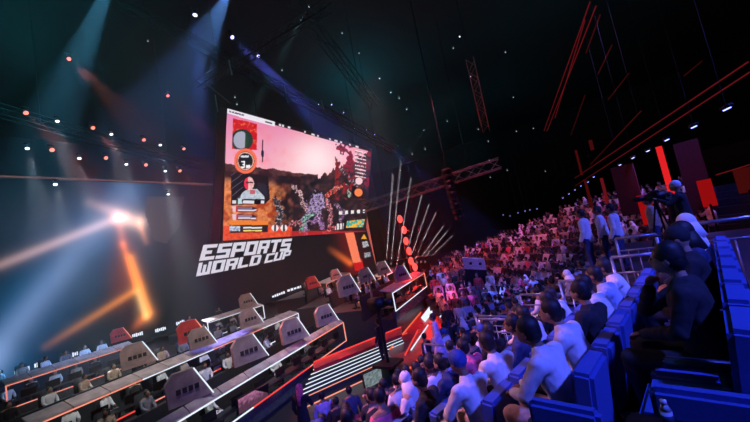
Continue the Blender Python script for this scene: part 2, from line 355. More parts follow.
def cloth_mesh(J, E, R_, voxel, flat):
    """garment: ellipsoids swept along the limbs, fused into one closed surface"""
    mb = SB()
    def rr(n): r = R_[n]; return r if isinstance(r, tuple) else (r, r)
    for a, b in E:
        A, B = Vector(J[a]), Vector(J[b]); ra, rb = rr(a), rr(b); n = max(3, int((B-A).length/.035))
        for i in range(n+1):
            f = i/n; x = ra[0]+(rb[0]-ra[0])*f; y = ra[1]+(rb[1]-ra[1])*f
            mb.ball(A.lerp(B, f), 1, (x, y, min(x, y)*.9), 14, 10)
    me = bpy.data.meshes.new('g'); mb.bm.to_mesh(me); mb.bm.free()
    o = bpy.data.objects.new('vx', me); COL.objects.link(o); md = o.modifiers.new('r', 'REMESH'); md.mode = 'VOXEL'; md.voxel_size = voxel; md.use_smooth_shade = True
    sm = o.modifiers.new('sm', 'SMOOTH'); sm.iterations = 5; sm.factor = .5
    dg = bpy.context.evaluated_depsgraph_get(); em = bpy.data.meshes.new_from_object(o.evaluated_get(dg)); bpy.data.objects.remove(o)
    for p in em.polygons: p.use_smooth = True
    em.materials.clear()
    return em
def pose(kind):
    J = dict(pelvis=(0, 0, .54), spine=(0, .0, .76), chest=(0, .04, .98), neck=(0, .05, 1.13), skull=(0, .09, 1.25))
    hd = Vector((0, .10, 1.29)); legs = {}; arms = {}
    for s, n in ((-1, 'l'), (1, 'r')):
        J['hip'+n] = (s*.10, .04, .53); J['knee'+n] = (s*.15, .46, .55); J['ankle'+n] = (s*.13, .42, .10); J['toe'+n] = (s*.14, .58, .05)
        J['sho'+n] = (s*.19, .03, 1.06); J['elb'+n] = (s*.25, .10, .80); J['wri'+n] = (s*.13, .33, .68)
    if kind == 'lean':
        J.update(spine=(0, .02, .76), chest=(0, .10, .96), neck=(0, .15, 1.10), skull=(0, .20, 1.20)); hd = Vector((0, .22, 1.235))
        for s, n in ((-1, 'l'), (1, 'r')): J['sho'+n] = (s*.19, .10, 1.03); J['elb'+n] = (s*.25, .24, .78); J['wri'+n] = (s*.08, .44, .70)
    if kind == 'phone': J['elbr'] = (.23, .25, .92); J['wrir'] = (.12, .36, 1.16)
    if kind == 'chin':
        J['elbr'] = (.17, .36, .84); J['wrir'] = (.07, .27, 1.07); J['wril'] = (-.02, .38, .70)
    if kind in ('stand', 'robe', 'camera', 'scarf'):
        J = dict(pelvis=(0, 0, .95), spine=(0, .0, 1.13), chest=(0, .01, 1.34), neck=(0, .0, 1.50), skull=(0, .03, 1.62)); hd = Vector((0, .03, 1.66))
        for s, n in ((-1, 'l'), (1, 'r')):
            J['hip'+n] = (s*.10, 0, .92); J['knee'+n] = (s*.11, .03, .50); J['ankle'+n] = (s*.12, -.01, .10); J['toe'+n] = (s*.14, .15, .05)
            J['sho'+n] = (s*.20, 0, 1.43); J['elb'+n] = (s*.27, -.01, 1.15); J['wri'+n] = (s*.26, .10, .90)
        if kind == 'camera':
            J['elbr'] = (.27, .16, 1.30); J['wrir'] = (.12, .38, 1.48); J['elbl'] = (-.27, .16, 1.28); J['wril'] = (-.12, .38, 1.44)
        if kind == 'scarf': J['elbr'] = (.25, .14, 1.18); J['wrir'] = (.12, .34, 1.12)
    return J, hd
ED = [('pelvis', 'spine'), ('spine', 'chest'), ('chest', 'neck'), ('neck', 'skull')]
for n in 'lr': ED += [('pelvis', 'hip'+n), ('hip'+n, 'knee'+n), ('knee'+n, 'ankle'+n), ('ankle'+n, 'toe'+n), ('chest', 'sho'+n), ('sho'+n, 'elb'+n), ('elb'+n, 'wri'+n)]
RAD = dict(pelvis=.135, spine=.125, chest=.145, neck=.058, skull=.07)
for n in 'lr': RAD.update({'hip'+n: .095, 'knee'+n: .062, 'ankle'+n: .042, 'toe'+n: .036, 'sho'+n: .064, 'elb'+n: .046, 'wri'+n: .030})
def head(mb, hd, u=16, v=12):
    mb.ball(hd, .1, (.80, .98, 1.16), u, v)
    mb.ball(hd+Vector((0, .055, -.055)), .055, (.85, .9, .9), 10, 8)
    mb.ball(hd+Vector((0, .103, -.012)), .018, (.8, 1.0, 1.5), 8, 6)
    for s in (-1, 1): mb.ball(hd+Vector((s*.082, -.005, -.01)), .026, (.4, .8, 1.2), 8, 6)
    mb.ball(hd+Vector((0, .092, -.058)), .02, (1.2, .5, .45), 8, 6)
def hand(mb, elb, wri, s, curl=.5):
    e, w = Vector(elb), Vector(wri); d = (w-e).normalized(); side = d.cross(Vector((0, 0, 1)))
    side = (side if side.length > .1 else Vector((1, 0, 0))).normalized(); n = side.cross(d).normalized()
    if n.z > 0: n = -n
    pc = w+d*.05; q = Matrix((side, d, n)).transposed()
    mb.ball(pc, .042, (1.0, 1.25, .45), 12, 8, rot=q)
    for i, (o, L) in enumerate(((-.030, .066), (-.010, .078), (.011, .072), (.030, .056))):
        a = pc+side*o+d*.036; b = a+(d*math.cos(curl)+n*math.sin(curl))*L*.5; c = b+(d*math.cos(curl*2.2)+n*math.sin(curl*2.2))*L*.45
        mb.tube(a-d*.02, b, .0095, .0088, 8); mb.ball(b, .0090, u=8, v=6); mb.tube(b, c, .0088, .0072, 8); mb.ball(c, .0073, u=8, v=6)
    ts = -s; a = pc+side*ts*.03-d*.02; b = a+(side*ts*.7+d*.6+n*.3)*.038; c = b+(d*.9+n*.35-side*ts*.05)*.028
    mb.tube(a, b, .0125, .0105, 8); mb.ball(b, .0105, u=8, v=6); mb.tube(b, c, .0105, .008, 8); mb.ball(c, .0082, u=8, v=6)
def hair_mesh(hd, kind):
    h = SB()
    if kind == 'short':
        h.ball(hd+Vector((0, -.017, .024)), .104, (.87, .95, 1.12), 20, 14)
        h.ball(hd+Vector((0, -.05, -.02)), .085, (.92, .75, 1), 20, 14)
        for v in h.bm.verts: v.co += v.normal*(noise.noise(v.co*45)*.007+noise.noise(v.co*14)*.008)
    if kind == 'cap':
        h.ball(hd+Vector((0, -.008, .035)), .107, (.87, 1.0, 1.0), 20, 12)
        h.prism([hd+Vector((x, y, .045)) for x, y in ((-.07, .07), (.07, .07), (.06, .16), (.03, .185), (-.03, .185), (-.06, .16))], (0, 0, .012))
        h.ball(hd+Vector((0, -.008, .142)), .01)
    if kind == 'scarf':
        h.ball(hd+Vector((0, -.02, .015)), .112, (.9, 1.0, 1.1), 20, 14)
        h.tube(hd+Vector((0, -.03, -.0)), hd+Vector((0, -.06, -.22)), .10, .145, 18)
    if kind == 'long':
        h.ball(hd+Vector((0, -.02, .02)), .11, (.95, 1.0, 1.14), 20, 14)
        h.tube(hd+Vector((0, -.05, -.0)), hd+Vector((0, -.11, -.42)), .085, .06, 14)
        for s in (-1, 1): h.tube(hd+Vector((s*.06, -.02, 0)), hd+Vector((s*.09, -.04, -.34)), .035, .025, 10)
    me = bpy.data.meshes.new('hair'); h.bm.to_mesh(me); h.bm.free(); return me
NEAR = {}
def near_meshes(kind):
    if kind in NEAR: return NEAR[kind]
    J, hd = pose(kind); ex = SB(); head(ex, hd); hand(ex, J['elbl'], J['wril'], -1); hand(ex, J['elbr'], J['wrir'], 1, .9 if kind in ('phone', 'chin') else .5)
    body = skin_mesh(J, ED, {k: v*(.5 if k in ('pelvis', 'spine', 'chest') else .62 if k[:3] in ('hip', 'sho') else .7 if k[:3] in ('elb', 'kne') else .9) for k, v in RAD.items()}, 2, extra=ex, voxel=.0095)
    TJ = {k: J[k] for k in J if k[:3] in ('pel', 'spi', 'che', 'nec', 'sho', 'elb', 'wri')}
    TJ['neck'] = tuple(Vector(J['chest']).lerp(Vector(J['neck']), .75))
    for n in 'lr': TJ['wri'+n] = tuple(Vector(J['elb'+n]).lerp(Vector(J['wri'+n]), .88))
    TE = [e for e in ED if e[0] in TJ and e[1] in TJ]
    TR_ = dict(pelvis=(.175, .145), spine=(.158, .128), chest=(.168, .128), neck=(.085, .08))
    for n in 'lr': TR_.update({'sho'+n: .071, 'elb'+n: .057, 'wri'+n: .045})
    if kind == 'robe':
        TJ.update(hem=(0, 0, .10), mid=(0, 0, .5)); TE += [('pelvis', 'mid'), ('mid', 'hem')]; TR_.update(hem=(.27, .22), mid=(.24, .2))
    if kind == 'scarf':
        TJ.update(hem=(0, 0, .12), mid=(0, 0, .5)); TE += [('pelvis', 'mid'), ('mid', 'hem')]; TR_.update(hem=(.25, .2), mid=(.22, .18))
    shirt = cloth_mesh(TJ, TE, TR_, .014, 1)
    for v in shirt.vertices:                                    # folds of loose cloth
        q_ = Vector((v.co.x*9, v.co.y*9, v.co.z*4)); n = noise.noise(v.co*6)*.008+(.5-abs(noise.noise(q_*1.6)))*.014+noise.noise(v.co*24)*.004; v.co += v.normal*n
    LJ = {k: J[k] for k in J if k[:3] in ('pel', 'hip', 'kne', 'ank')}
    for n in 'lr': LJ['ankle'+n] = tuple(Vector(J['knee'+n]).lerp(Vector(J['ankle'+n]), .92))
    LR = dict(pelvis=(.165, .14)); 
    for n in 'lr': LR.update({'hip'+n: .098, 'knee'+n: .076, 'ankle'+n: .058})
    trou = cloth_mesh(LJ, [e for e in ED if e[0] in LJ and e[1] in LJ], LR, .018, 1)
    for v in trou.vertices: v.co += v.normal*noise.noise(v.co*8)*.012
    sh = {}
    for n in 'lr':
        m = SB(); a = Vector(J['ankle'+n]); m.ball(Vector((J['toe'+n][0], (a.y+J['toe'+n][1])/2, .05)), .1, (.5, 1.45, .5), 12, 8)
        me = bpy.data.meshes.new('shoe'); m.bm.to_mesh(me); m.bm.free(); sh[n] = me
    eyes = []
    for s in (-1, 1):
        ey = SB(); ey.ball(hd+Vector((s*.032, .092, .008)), .011, (1.3, .6, .7), 8, 6)
        e_ = bpy.data.meshes.new('eye'); ey.bm.to_mesh(e_); ey.bm.free(); eyes.append(e_)
    NEAR[kind] = (body, shirt, trou, sh, eyes, hd, {})
    return NEAR[kind]
def near_person(kind, loc, rz, shirt='white', trousers='blk', skin='skin', hair='short', hairm='hair'):
    body, sm, tr, sh, eyes, hd, hh = near_meshes(kind)
    if hair not in hh: hh[hair] = hair_mesh(hd, hair)
    r = empty('person', loc, rz)
    def ad(n, me, m):
        if not me.materials: me.materials.append(M[m])
        o = bpy.data.objects.new(n, me); COL.objects.link(o); o.parent = r; slot(o, 0, M[m]); return o
    ad('body', body, skin); ad('robe' if kind in ('robe', 'scarf') else 'shirt', sm, shirt)
    if kind not in ('robe', 'scarf'): ad('trousers', tr, trousers)
    for n in 'lr': ad('shoe', sh[n], 'blk')
    [ad('eye', e_, 'eye') for e_ in eyes]; ad({'cap': 'cap', 'scarf': 'headscarf'}.get(hair, 'hair'), hh[hair], hairm)
    return r
FAR = {}
def far_mesh(kind, hair='short'):
    if (kind, hair) in FAR: return FAR[kind, hair]
    J, hd = pose(kind); R2 = dict(RAD)
    R2.update(pelvis=.16, spine=.155, chest=.175)
    for n in 'lr': R2.update({'hip'+n: .115, 'knee'+n: .08, 'sho'+n: .085, 'elb'+n: .064, 'wri'+n: .04})
    me = skin_mesh(J, ED, R2, 1); bm = bmesh.new(); bm.from_mesh(me)
    arms = [(Vector(J['elb'+n]), Vector(J['wri'+n])) for n in 'lr']
    hipz = J['pelvis'][2]
    for f in bm.faces:
        c = f.calc_center_median(); mi = 1
        if c.z > J['neck'][2]-.02 and (c-Vector(J['neck'])).length < .3: mi = 0
        elif c.z < hipz+.10 and not any((c-w).length < .16 for e, w in arms): mi = 2
        if any((c-w).length < .075 for e, w in arms): mi = 0
        if c.z < .12: mi = 3
        f.material_index = mi
    bm.to_mesh(me); bm.free()
    mb = SB(); mb.bm.from_mesh(me)
    mb.ball(hd, .1, (.82, 1.0, 1.16), 10, 8); mb.ball(hd+Vector((0, .1, -.02)), .02, u=6, v=4)
    mb.ball(hd+Vector((0, -.02, .03)), .105, (.9, .95, 1.1) if hair != 'cap' else (.92, 1, .95), 10, 8, mi=3)
    if hair == 'scarf': mb.tube(hd+Vector((0, -.04, 0)), hd+Vector((0, -.09, -.34)), .1, .17, 10, mi=3)
    if hair == 'cap': mb.box(hd+Vector((0, .13, .045)), (.12, .12, .012), mi=3)
    for w in arms: mb.ball(w[1]+(w[1]-w[0]).normalized()*.05, .042, (1, 1, .7), 8, 6)
    me = bpy.data.meshes.new('person'); mb.bm.to_mesh(me); mb.bm.free()
    for m in ('skin', 'blk', 'blk', 'hair'): me.materials.append(M[m])
    for p in me.polygons: p.use_smooth = True
    FAR[kind, hair] = me; return me
def far_person(kind, loc, rz, shirt, trousers='blk', skin='skin', hair='short', hairm='hair'):
    o = bpy.data.objects.new('person', far_mesh(kind, hair)); COL.objects.link(o); o.location = loc; o.rotation_euler = (0, 0, rz)
    for i, m in enumerate((skin, shirt, trousers, hairm)): slot(o, i, M[m])
    return o
CN = dict(white='white', blk='black', navy='navy', grey='grey', red='red', tan='tan', bluew='pale blue', pink='pink', lilac='lilac')
def hairword(hair, hm): return {'short': 'short black hair', 'long': 'long black hair', 'cap': {'cap': 'a blue cap', 'blk': 'a black cap', 'hair': 'a black cap', 'white': 'a white cap'}.get(hm, 'a cap'), 'scarf': {'white': 'a white headcloth', 'red': 'a red headcloth', 'pink': 'a pink headscarf', 'hair': 'a black headscarf', 'blk': 'a black headscarf'}.get(hm, 'a headscarf')}[hair]
def style(r):
    sh = r.choices(['white', 'blk', 'navy', 'grey', 'red', 'tan', 'bluew', 'pink'], [30, 36, 8, 7, 6, 4, 6, 3])[0]
    hr, hm = r.choices([('short', 'hair'), ('cap', 'blk'), ('cap', 'cap'), ('scarf', 'white'), ('scarf', 'hair'), ('long', 'hair')], [60, 9, 4, 9, 9, 9])[0]
    return sh, r.choice(['blk', 'navy', 'grey', 'blk', 'white' if sh == 'white' else 'blk']), r.choice(['skin', 'skin2', 'skin2']), hr, hm

# ------------------------------------------------------------------ near stand: stepped tiers, seats, people
def tier_z(k): return 3.60-.42*k
def back_t(k): return .9*k
for k in range(-1, 9):
    t0 = back_t(k)-.08; z = tier_z(k) if k >= 0 else tier_z(0)
    if k == -1: t0, t1 = -4.5, back_t(0)-.08
    else: t1 = back_t(k+1)-.08
    P = [st(-3, t0, 0), st(16.5, t0, 0), st(16.5, t1, 0), st(-3, t1, 0)]
    struct(MB().prism(P, (0, 0, z)).build('trim_%d' % (k+2), M['tier']))
seat = empty('stadium_seat', (0, 0, -50))
mb = MB(); mb.box((0, -.02, .68), (.50, .15, .66), rot=Matrix.Rotation(math.radians(6), 3, 'X'), bev=.028); mb.build('backrest', M['seat'], seat)
mb = MB(); mb.box((0, .28, .43), (.54, .46, .13), bev=.035); mb.build('seat_cushion', M['seat'], seat)
mb = SB(); mb.box((0, .06, .20), (.40, .09, .40), bev=.01); mb.box((0, .12, .02), (.46, .26, .04), bev=.01); mb.build('pedestal', M['seatd'], seat)
for s in (-1, 1):
    mb = SB(); mb.box((s*.285, .22, .60), (.055, .36, .05), bev=.015); mb.box((s*.285, .10, .42), (.04, .06, .34), bev=.01); mb.build('armrest', M['seatd'], seat)
kids(seat); used_seat = [False]
def put_seat(s, k, label, group):
    o = seat if not used_seat[0] else copy_tree(seat); used_seat[0] = True
    o.location = st(s, back_t(k)+.06, tier_z(k)); o.rotation_euler = (0, 0, FACE_T); tag(o, label, 'seat', group); return o
def row_name(k): return 'the rearmost near row' if k == 0 else 'the %s near row down' % ORD[k-1]
SPEC = {  # hand-placed people of the near rows: (row, seat) -> pose, shirt, trousers, skin, hair, hair material, words
 (1, 0): ('lean', 'white', 'tan', 'skin2', 'short', 'hair', 'short black hair'),
 (1, 1): ('lean', 'white', 'blk', 'skin', 'short', 'hair', 'short black hair'),
 (1, 2): ('upright', 'blk', 'blk', 'skin', 'short', 'hair', 'short black hair'),
 (1, 3): ('lean', 'white', 'blk', 'skin2', 'short', 'hair', 'short black hair'),
 (1, 4): ('lean', 'bluew', 'blk', 'skin2', 'short', 'hair', 'short black hair'),
 (1, 5): ('lean', 'white', 'blk', 'skin2', 'short', 'hair', 'short black hair'),
 (2, 0): ('lean', 'white', 'tan', 'skin2', 'cap', 'cap', 'a blue cap'),
 (2, 1): ('lean', 'white', 'blk', 'skin2', 'short', 'hair', 'short black hair'),
 (2, 2): ('upright', 'navy', 'blk', 'skin2', 'short', 'hair', 'short black hair'),
 (2, 3): ('lean', 'white', 'blk', 'skin2', 'short', 'hair', 'short black hair'),
 (2, 4): ('upright', 'blk', 'blk', 'skin2', 'short', 'hair', 'short black hair'),
 (2, 5): ('lean', 'white', 'blk', 'skin2', 'short', 'hair', 'short black hair'),
 (3, 0): ('upright', 'blk', 'navy', 'skin', 'short', 'hair', 'short black hair'),
 (3, 1): ('lean', 'navy', 'blk', 'skin', 'short', 'hair', 'short black hair'),
 (3, 2): ('lean', 'pink', 'blk', 'skin', 'short', 'hair', 'short black hair'),
 (3, 3): ('upright', 'blk', 'blk', 'skin', 'short', 'hair', 'short black hair'),
 (0, 0): None,
 (0, 1): ('chin', 'blk', 'blk', 'skin', 'short', 'hair', 'a hand raised to the face'),
 (0, 2): None,
 (0, 3): ('upright', 'blk', 'blk', 'skin', 'cap', 'blk', 'a black cap'),
 (0, 4): ('upright', 'navy', 'navy', 'skin', 'scarf', 'hair', 'a black headscarf'),
 (0, 5): None,
 (0, 6): ('upright', 'white', 'blk', 'skin', 'scarf', 'white', 'a white headcloth'),
}
r2 = random.Random(11)
S0 = {0: 2.75, 1: 2.95, 2: 3.05, 3: 3.3}
for k in range(0, 8):
    s0 = S0.get(k, 2.7); n = int((6.7-s0)/.62)+1
    for i in range(n):
        s = s0+i*.62
        if not (k == 1 and i == 0 and False):
            put_seat(s, k, 'blue padded seat, %s from the near end of %s' % (ORD[i], row_name(k)), 'blue padded seats of the near block')
        sp = SPEC.get((k, i), 0)
        if sp is None or (sp == 0 and r2.random() < .1): continue
        if sp == 0:
            sh, tr, sk, hr, hm = style(r2); po = r2.choice(['upright', 'lean', 'upright', 'phone', 'chin']); words = hairword(hr, hm)
            if k == 0 or r2.random() < .25: sh = 'blk'
        else: po, sh, tr, sk, hr, hm, words = sp
        p = st(s, back_t(k)+.22, tier_z(k)-.02); rz = FACE_T+r2.uniform(-.35, .25)
        f = near_person if k <= 3 else far_person
        o = f(po, p, rz, sh, tr, sk, hr, hm)
        tag(o, 'spectator in %s, %s, %s seat of %s' % (CN[sh], words, ORD[i], row_name(k)), 'person', 'spectators of the near block')
# end panels and the bottle
def end_panel(s, k, label, w=.62, h=.62, dt=.33):
    r = empty('seat_end_panel', st(s, back_t(k)+dt, tier_z(k)), FACE_T)
    m = MB(); m.box((0, 0, h/2), (.11, w, h), bev=.03); m.build('padded_panel', M['seat'], r)
    m = SB(); m.box((0, 0, .03), (.16, w+.04, .06), bev=.01); m.build('foot_rail', M['seatd'], r)
    tag(r, label, 'seat'); return r
end_panel(2.40, 0, 'blue padded end panel beside the water bottle, nearest the photographer', .54, .72, .19)
end_panel(2.36, 1, 'blue padded end panel beside the man in the white shirt, bottom centre', .44, .95, .05)
bp_ = st(2.17, .37, 4.20)
bt = empty('water_bottle', bp_)
mb = SB(); mb.tube((0, 0, 0), (0, 0, .10), .026, n=16); mb.tube((0, 0, .10), (0, 0, .13), .026, .012, n=16); mb.build('bottle_body', M['plastic'], bt)
mb = SB(); mb.tube((0, 0, .13), (0, 0, .15), .014, n=14); mb.build('bottle_cap', M['capw'], bt)
mb = SB(); mb.tube((0, 0, .04), (0, 0, .08), .0268, n=16); mb.build('paper_label', M['navy'], bt)
tag(bt, 'small clear water bottle with white cap standing in front of the nearest end panel', 'bottle')
sh_ = SB(); sh_.box((0, 0, 0), (.26, .4, 4.20-tier_z(0)), bev=.02)
bx_ = sh_.build('storage_box', M['black']); bx_.location = st(2.17, .37, (4.20+tier_z(0))/2); bx_.rotation_euler.z = FACE_T
tag(bx_, 'black box that the water bottle stands on', 'box')

# ------------------------------------------------------------------ guard rails along the stair gap
def guard(s, t0, t1, ztop, zbot, label, bars=5, along_s=False):
    a = st(s, t0, 0); b = st(s, t1, 0); c = (a+b)/2; r = empty('guard_rail', (c.x, c.y, zbot)); 
    def L(p, z): return Vector((p.x-c.x, p.y-c.y, z-zbot))
    SB().tube(L(a, ztop), L(b, ztop), .028, n=10).build('top_rail', M['rail'], r)
    SB().tube(L(a, ztop-.28), L(b, ztop-.28), .018, n=8).build('middle_rail', M['rail'], r)
    for p in (a, b): SB().tube(L(p, zbot), L(p, ztop), .026, n=10).build('post', M['rail'], r)
    for i in range(1, bars):
        p = a.lerp(b, i/bars); SB().tube(L(p, zbot), L(p, ztop-.28), .011, n=6).build('baluster', M['rail'], r)
    tag(r, label, 'railing', 'blue-lit guard rails of the stand'); return r
guard(7.1, -.55, .50, 4.78, tier_z(0), 'highest guard rail right of the woman with the white headcloth')
guard(7.1, .78, 1.42, 4.38, tier_z(1), 'short guard rail one step below the highest near rail', 4)
guard(7.1, 1.53, 2.36, 4.0, tier_z(2), 'guard rail over the stair gap, behind the two men in white and pale blue')
guard(9.1, .94, 1.65, 4.5, tier_z(1), 'far guard rail of the stair gap below the cameraman', 4)
guard(7.1, 3.3, 4.3, 3.22, tier_z(4)+.0, 'guard rail in the middle of the crowd beside the stair gap')
guard(7.1, 5.1, 6.1, 2.5, tier_z(6), 'lower guard rail close to the man in the white robe')
guard(9.1, 3.0, 4.1, 3.3, tier_z(4), 'guard rail across the gap, in front of the far seated group')
guard(9.1, 4.6, 5.6, 2.7, tier_z(5), 'lowest guard rail across the stair gap')

# ------------------------------------------------------------------ block across the gap + camera platform
r3 = random.Random(5)
struct(MB().prism([st(9.6, -4.5, 0), st(17, -4.5, 0), st(17, 2.9, 0), st(9.6, 2.9, 0)], (0, 0, 3.50)).build('trim_12', M['tier']))
n_far = 0
for k in range(3, 10):
    for i in range(10):
        s = 9.8+i*.66
        if k < 9:
            put_seat(s, k, 'blue seat, %s past the stair gap, %s row' % (ORD[i], ORD[k]), 'blue seats across the stair gap') if i < 3 and k < 6 else None
        if r3.random() < .12: continue
        sh, tr, sk, hr, hm = style(r3)
        z = tier_z(k) if k < 9 else 0
        o = far_person(r3.choice(['upright', 'lean', 'upright', 'phone']) if k < 8 else 'stand', st(s, back_t(k)+.25, z), FACE_T+r3.uniform(-.7, .2), sh, tr, sk, hr, hm)
        tag(o, 'spectator in %s, %s, %s place past the stair gap, %s row' % (CN[sh], hairword(hr, hm), ORD[i], ORD[k]), 'person', 'spectators across the stair gap')
for (s, t, sh, po, lab, hr, hm) in [
  (10.6, 2.55, 'white', 'stand', 'man in white shirt standing leftmost on the raised platform, bending slightly', 'short', 'hair'),
  (11.1, 2.25, 'white', 'stand', 'man in white shirt standing second on the raised platform', 'short', 'hair'),
  (10.6, 1.85, 'white', 'stand', 'man in loose white shirt standing third on the raised platform', 'short', 'hair'),
  (12.4, .75, 'blk', 'stand', 'person in black standing behind the men in white shirts', 'short', 'hair'),
  (12.0, 1.2, 'tan', 'stand', 'person in tan top standing between the men in white and the cameraman', 'short', 'hair')]:
    o = near_person(po, st(s, t, 3.50), FACE_T+r3.uniform(-.3, .6), sh, 'navy', 'skin2', hr, hm); tag(o, lab, 'person')
o = near_person('camera', st(9.9, .45, 3.80), FACE_T-.1, 'blk', 'blk', 'skin', 'cap', 'white'); o.scale = (.97,)*3
tag(o, 'cameraman in black with a pale cap filming towards the stage from the platform', 'person')
cp = st(9.9, .45, 3.80)+T*.42; vc = empty('video_camera', (cp.x, cp.y, 5.25), FACE_T-.1)
m = SB(); m.box((0, -.02, .02), (.13, .36, .17), bev=.02); m.build('camera_body', M['black'], vc)
SB().tube((0, .16, .02), (0, .40, .02), .055, .075, 14).build('lens', M['black'], vc)
SB().box((-.1, -.05, .13), (.08, .16, .06), bev=.01).build('viewfinder', M['black'], vc)
tp = MB()
for a in (0, 2.1, 4.2): tp.tube((0, 0, -.07), (math.cos(a)*.35, math.sin(a)*.35, -1.44), .02)
tp.build('tripod', M['black'], vc)
tag(vc, 'black broadcast camera on a tripod in the cameraman\'s hands', 'camera')
# people seated around the platform's foot (dark forms by the rails)
# ------------------------------------------------------------------ far corner block
GS, GT = .80, -.60                       # uphill direction in (s, t)
def uv(u, v, z): return st(.8*v+.6*u, -.6*v+.8*u, z)
FZ = lambda j: .40+.321*j
rzF = math.atan2(-(T*.6-S*.8).x, (T*.6-S*.8).y)
fars = []
for j in range(0, 14):
    v = 9.2+.9*j; u0 = 9+.15*j+ (0 if j > 5 else 3); u1 = min(36.5, 26.8+(20.1-v)*1.25)
    P = [uv(u0, v-.2, 0), uv(u1+.4, v-.2, 0), uv(u1+.4, v+.7, 0), uv(u0, v+.7, 0)]
    struct(MB().prism(P, (0, 0, FZ(j))).build('trim_%d' % (20+j), M['tier']))
    b = MB().prism([p+Vector((0, 0, FZ(j))) for p in [uv(u0+.2, v+.30, 0), uv(u1+.2, v+.30, 0), uv(u1+.2, v+.62, 0), uv(u0+.2, v+.62, 0)]], (0, 0, .42)).build('bench_row', M['seatd'])
    tag(b, 'dark bench under the %s row of spectators in the far corner stand' % ORD[j], 'bench', 'benches of the far corner stand')
    u = u0+.5; i = 0
    while u < u1:
        sh, tr, sk, hr, hm = style(r3)
        if r3.random() < .9: fars.append((v, u, j, i, sh, tr, sk, hr, hm, r3.choice(['upright', 'lean', 'phone', 'upright']), r3.uniform(-.5, .4)))
        u += .64*(1+r3.uniform(-.05, .08)); i += 1
def dist(f): return (uv(f[1], f[0], FZ(f[2]))-EYE).length
fars = [f for f in fars if 395 < pix(uv(f[1], f[0], FZ(f[2])+1.2))[0] < 705]
fars.sort(key=dist)
NF = 60
for f in fars[:NF]:
    v, u, j, i, sh, tr, sk, hr, hm, po, dz = f
    o = far_person(po, uv(u, v+.36, FZ(j)-.02), rzF+dz, sh, tr, sk, hr, hm)
    tag(o, 'spectator in %s, %s, %s from right, %s row of corner stand' % (CN[sh], hairword(hr, hm), ORD[i], ORD[j]), 'person', 'spectators of the far corner stand')
cr = {}
bmc = bmesh.new()
ml = ['skin', 'white', 'blk', 'hair', 'navy', 'red', 'tan', 'bluew', 'pink', 'grey', 'skin2', 'cap']
for f in fars[NF:]:
    v, u, j, i, sh, tr, sk, hr, hm, po, dz = f
    me = far_mesh(po, hr).copy(); me.transform(Matrix.Translation(uv(u, v+.36, FZ(j)-.02)) @ Matrix.Rotation(rzF+dz, 4, 'Z'))
    mp = [ml.index(x) for x in (sk, sh, tr, hm)]
    for p in me.polygons: p.material_index = mp[min(3, p.material_index)]
    bmc.from_mesh(me); bpy.data.meshes.remove(me)
me = bpy.data.meshes.new('distant_crowd'); bmc.to_mesh(me); bmc.free()
tag(link('distant_crowd', me, None, [M[x] for x in ml]), 'mass of the farthest spectators at the back of the corner stand', 'crowd', kind='stuff')

# ------------------------------------------------------------------ floor crowd between stage and corner stand
r4 = random.Random(21)
cnt = 0
for m_ in range(6):
    dep = 16.5+1.35*m_; zf = .05+.2*m_; cx_ = 450
    def fp(px, dd): d = ray(px, 290); return EYE.x+d.x*dd, EYE.y+d.y*dd
    lo, hi = 434-m_*2, 506-m_*2
    P = [Vector((*fp(lo, dep-.66), 0)), Vector((*fp(hi, dep-.66), 0)), Vector((*fp(hi, dep+.66), 0)), Vector((*fp(lo, dep+.66), 0))]
    struct(MB().prism(P, (0, 0, zf)).build('trim_%d' % (40+m_), M['tier']))
    n = 6
    for i in range(n):
        px = lo+5+(hi-lo-10)*(i+.5+r4.uniform(-.25, .25))/n
        if r4.random() < .08: continue
        sh, tr, sk, hr, hm = style(r4)
        o = far_person('stand', (*fp(px, dep), zf), r4.uniform(1.2, 2.2), sh, tr, sk, hr, hm)
        tag(o, 'person in %s, %s, %s from left, %s row of the standing area' % (CN[sh], hairword(hr, hm), ORD[i], ORD[m_]), 'person', 'people in the red-lit standing area')
# bright wall block below the corner stand
bk = empty('lit_parapet', (0, 0, 0))
a, b = at_d(462, 258, 21), at_d(484, 259, 21); dz = 21*11/333
m = MB(); m.prism([a, b, b-Vector((0, 0, dz)), a-Vector((0, 0, dz))], (.5, .15, 0)); m.build('pale_block', M['grid'], bk)
MB().prism([a-Vector((0, 0, dz)), b-Vector((0, 0, dz)), Vector((b.x, b.y, 0)), Vector((a.x, a.y, 0))], (.5, .15, 0)).build('plinth', M['black'], bk)
for q in (.35, .78):
    c = a.lerp(b, q)-Vector((.0, .0, dz*.45)); SB().ball(c, .10).build('port', M['black'], bk)
tag(bk, 'pale lit parapet block at the foot of the corner stand', 'parapet')

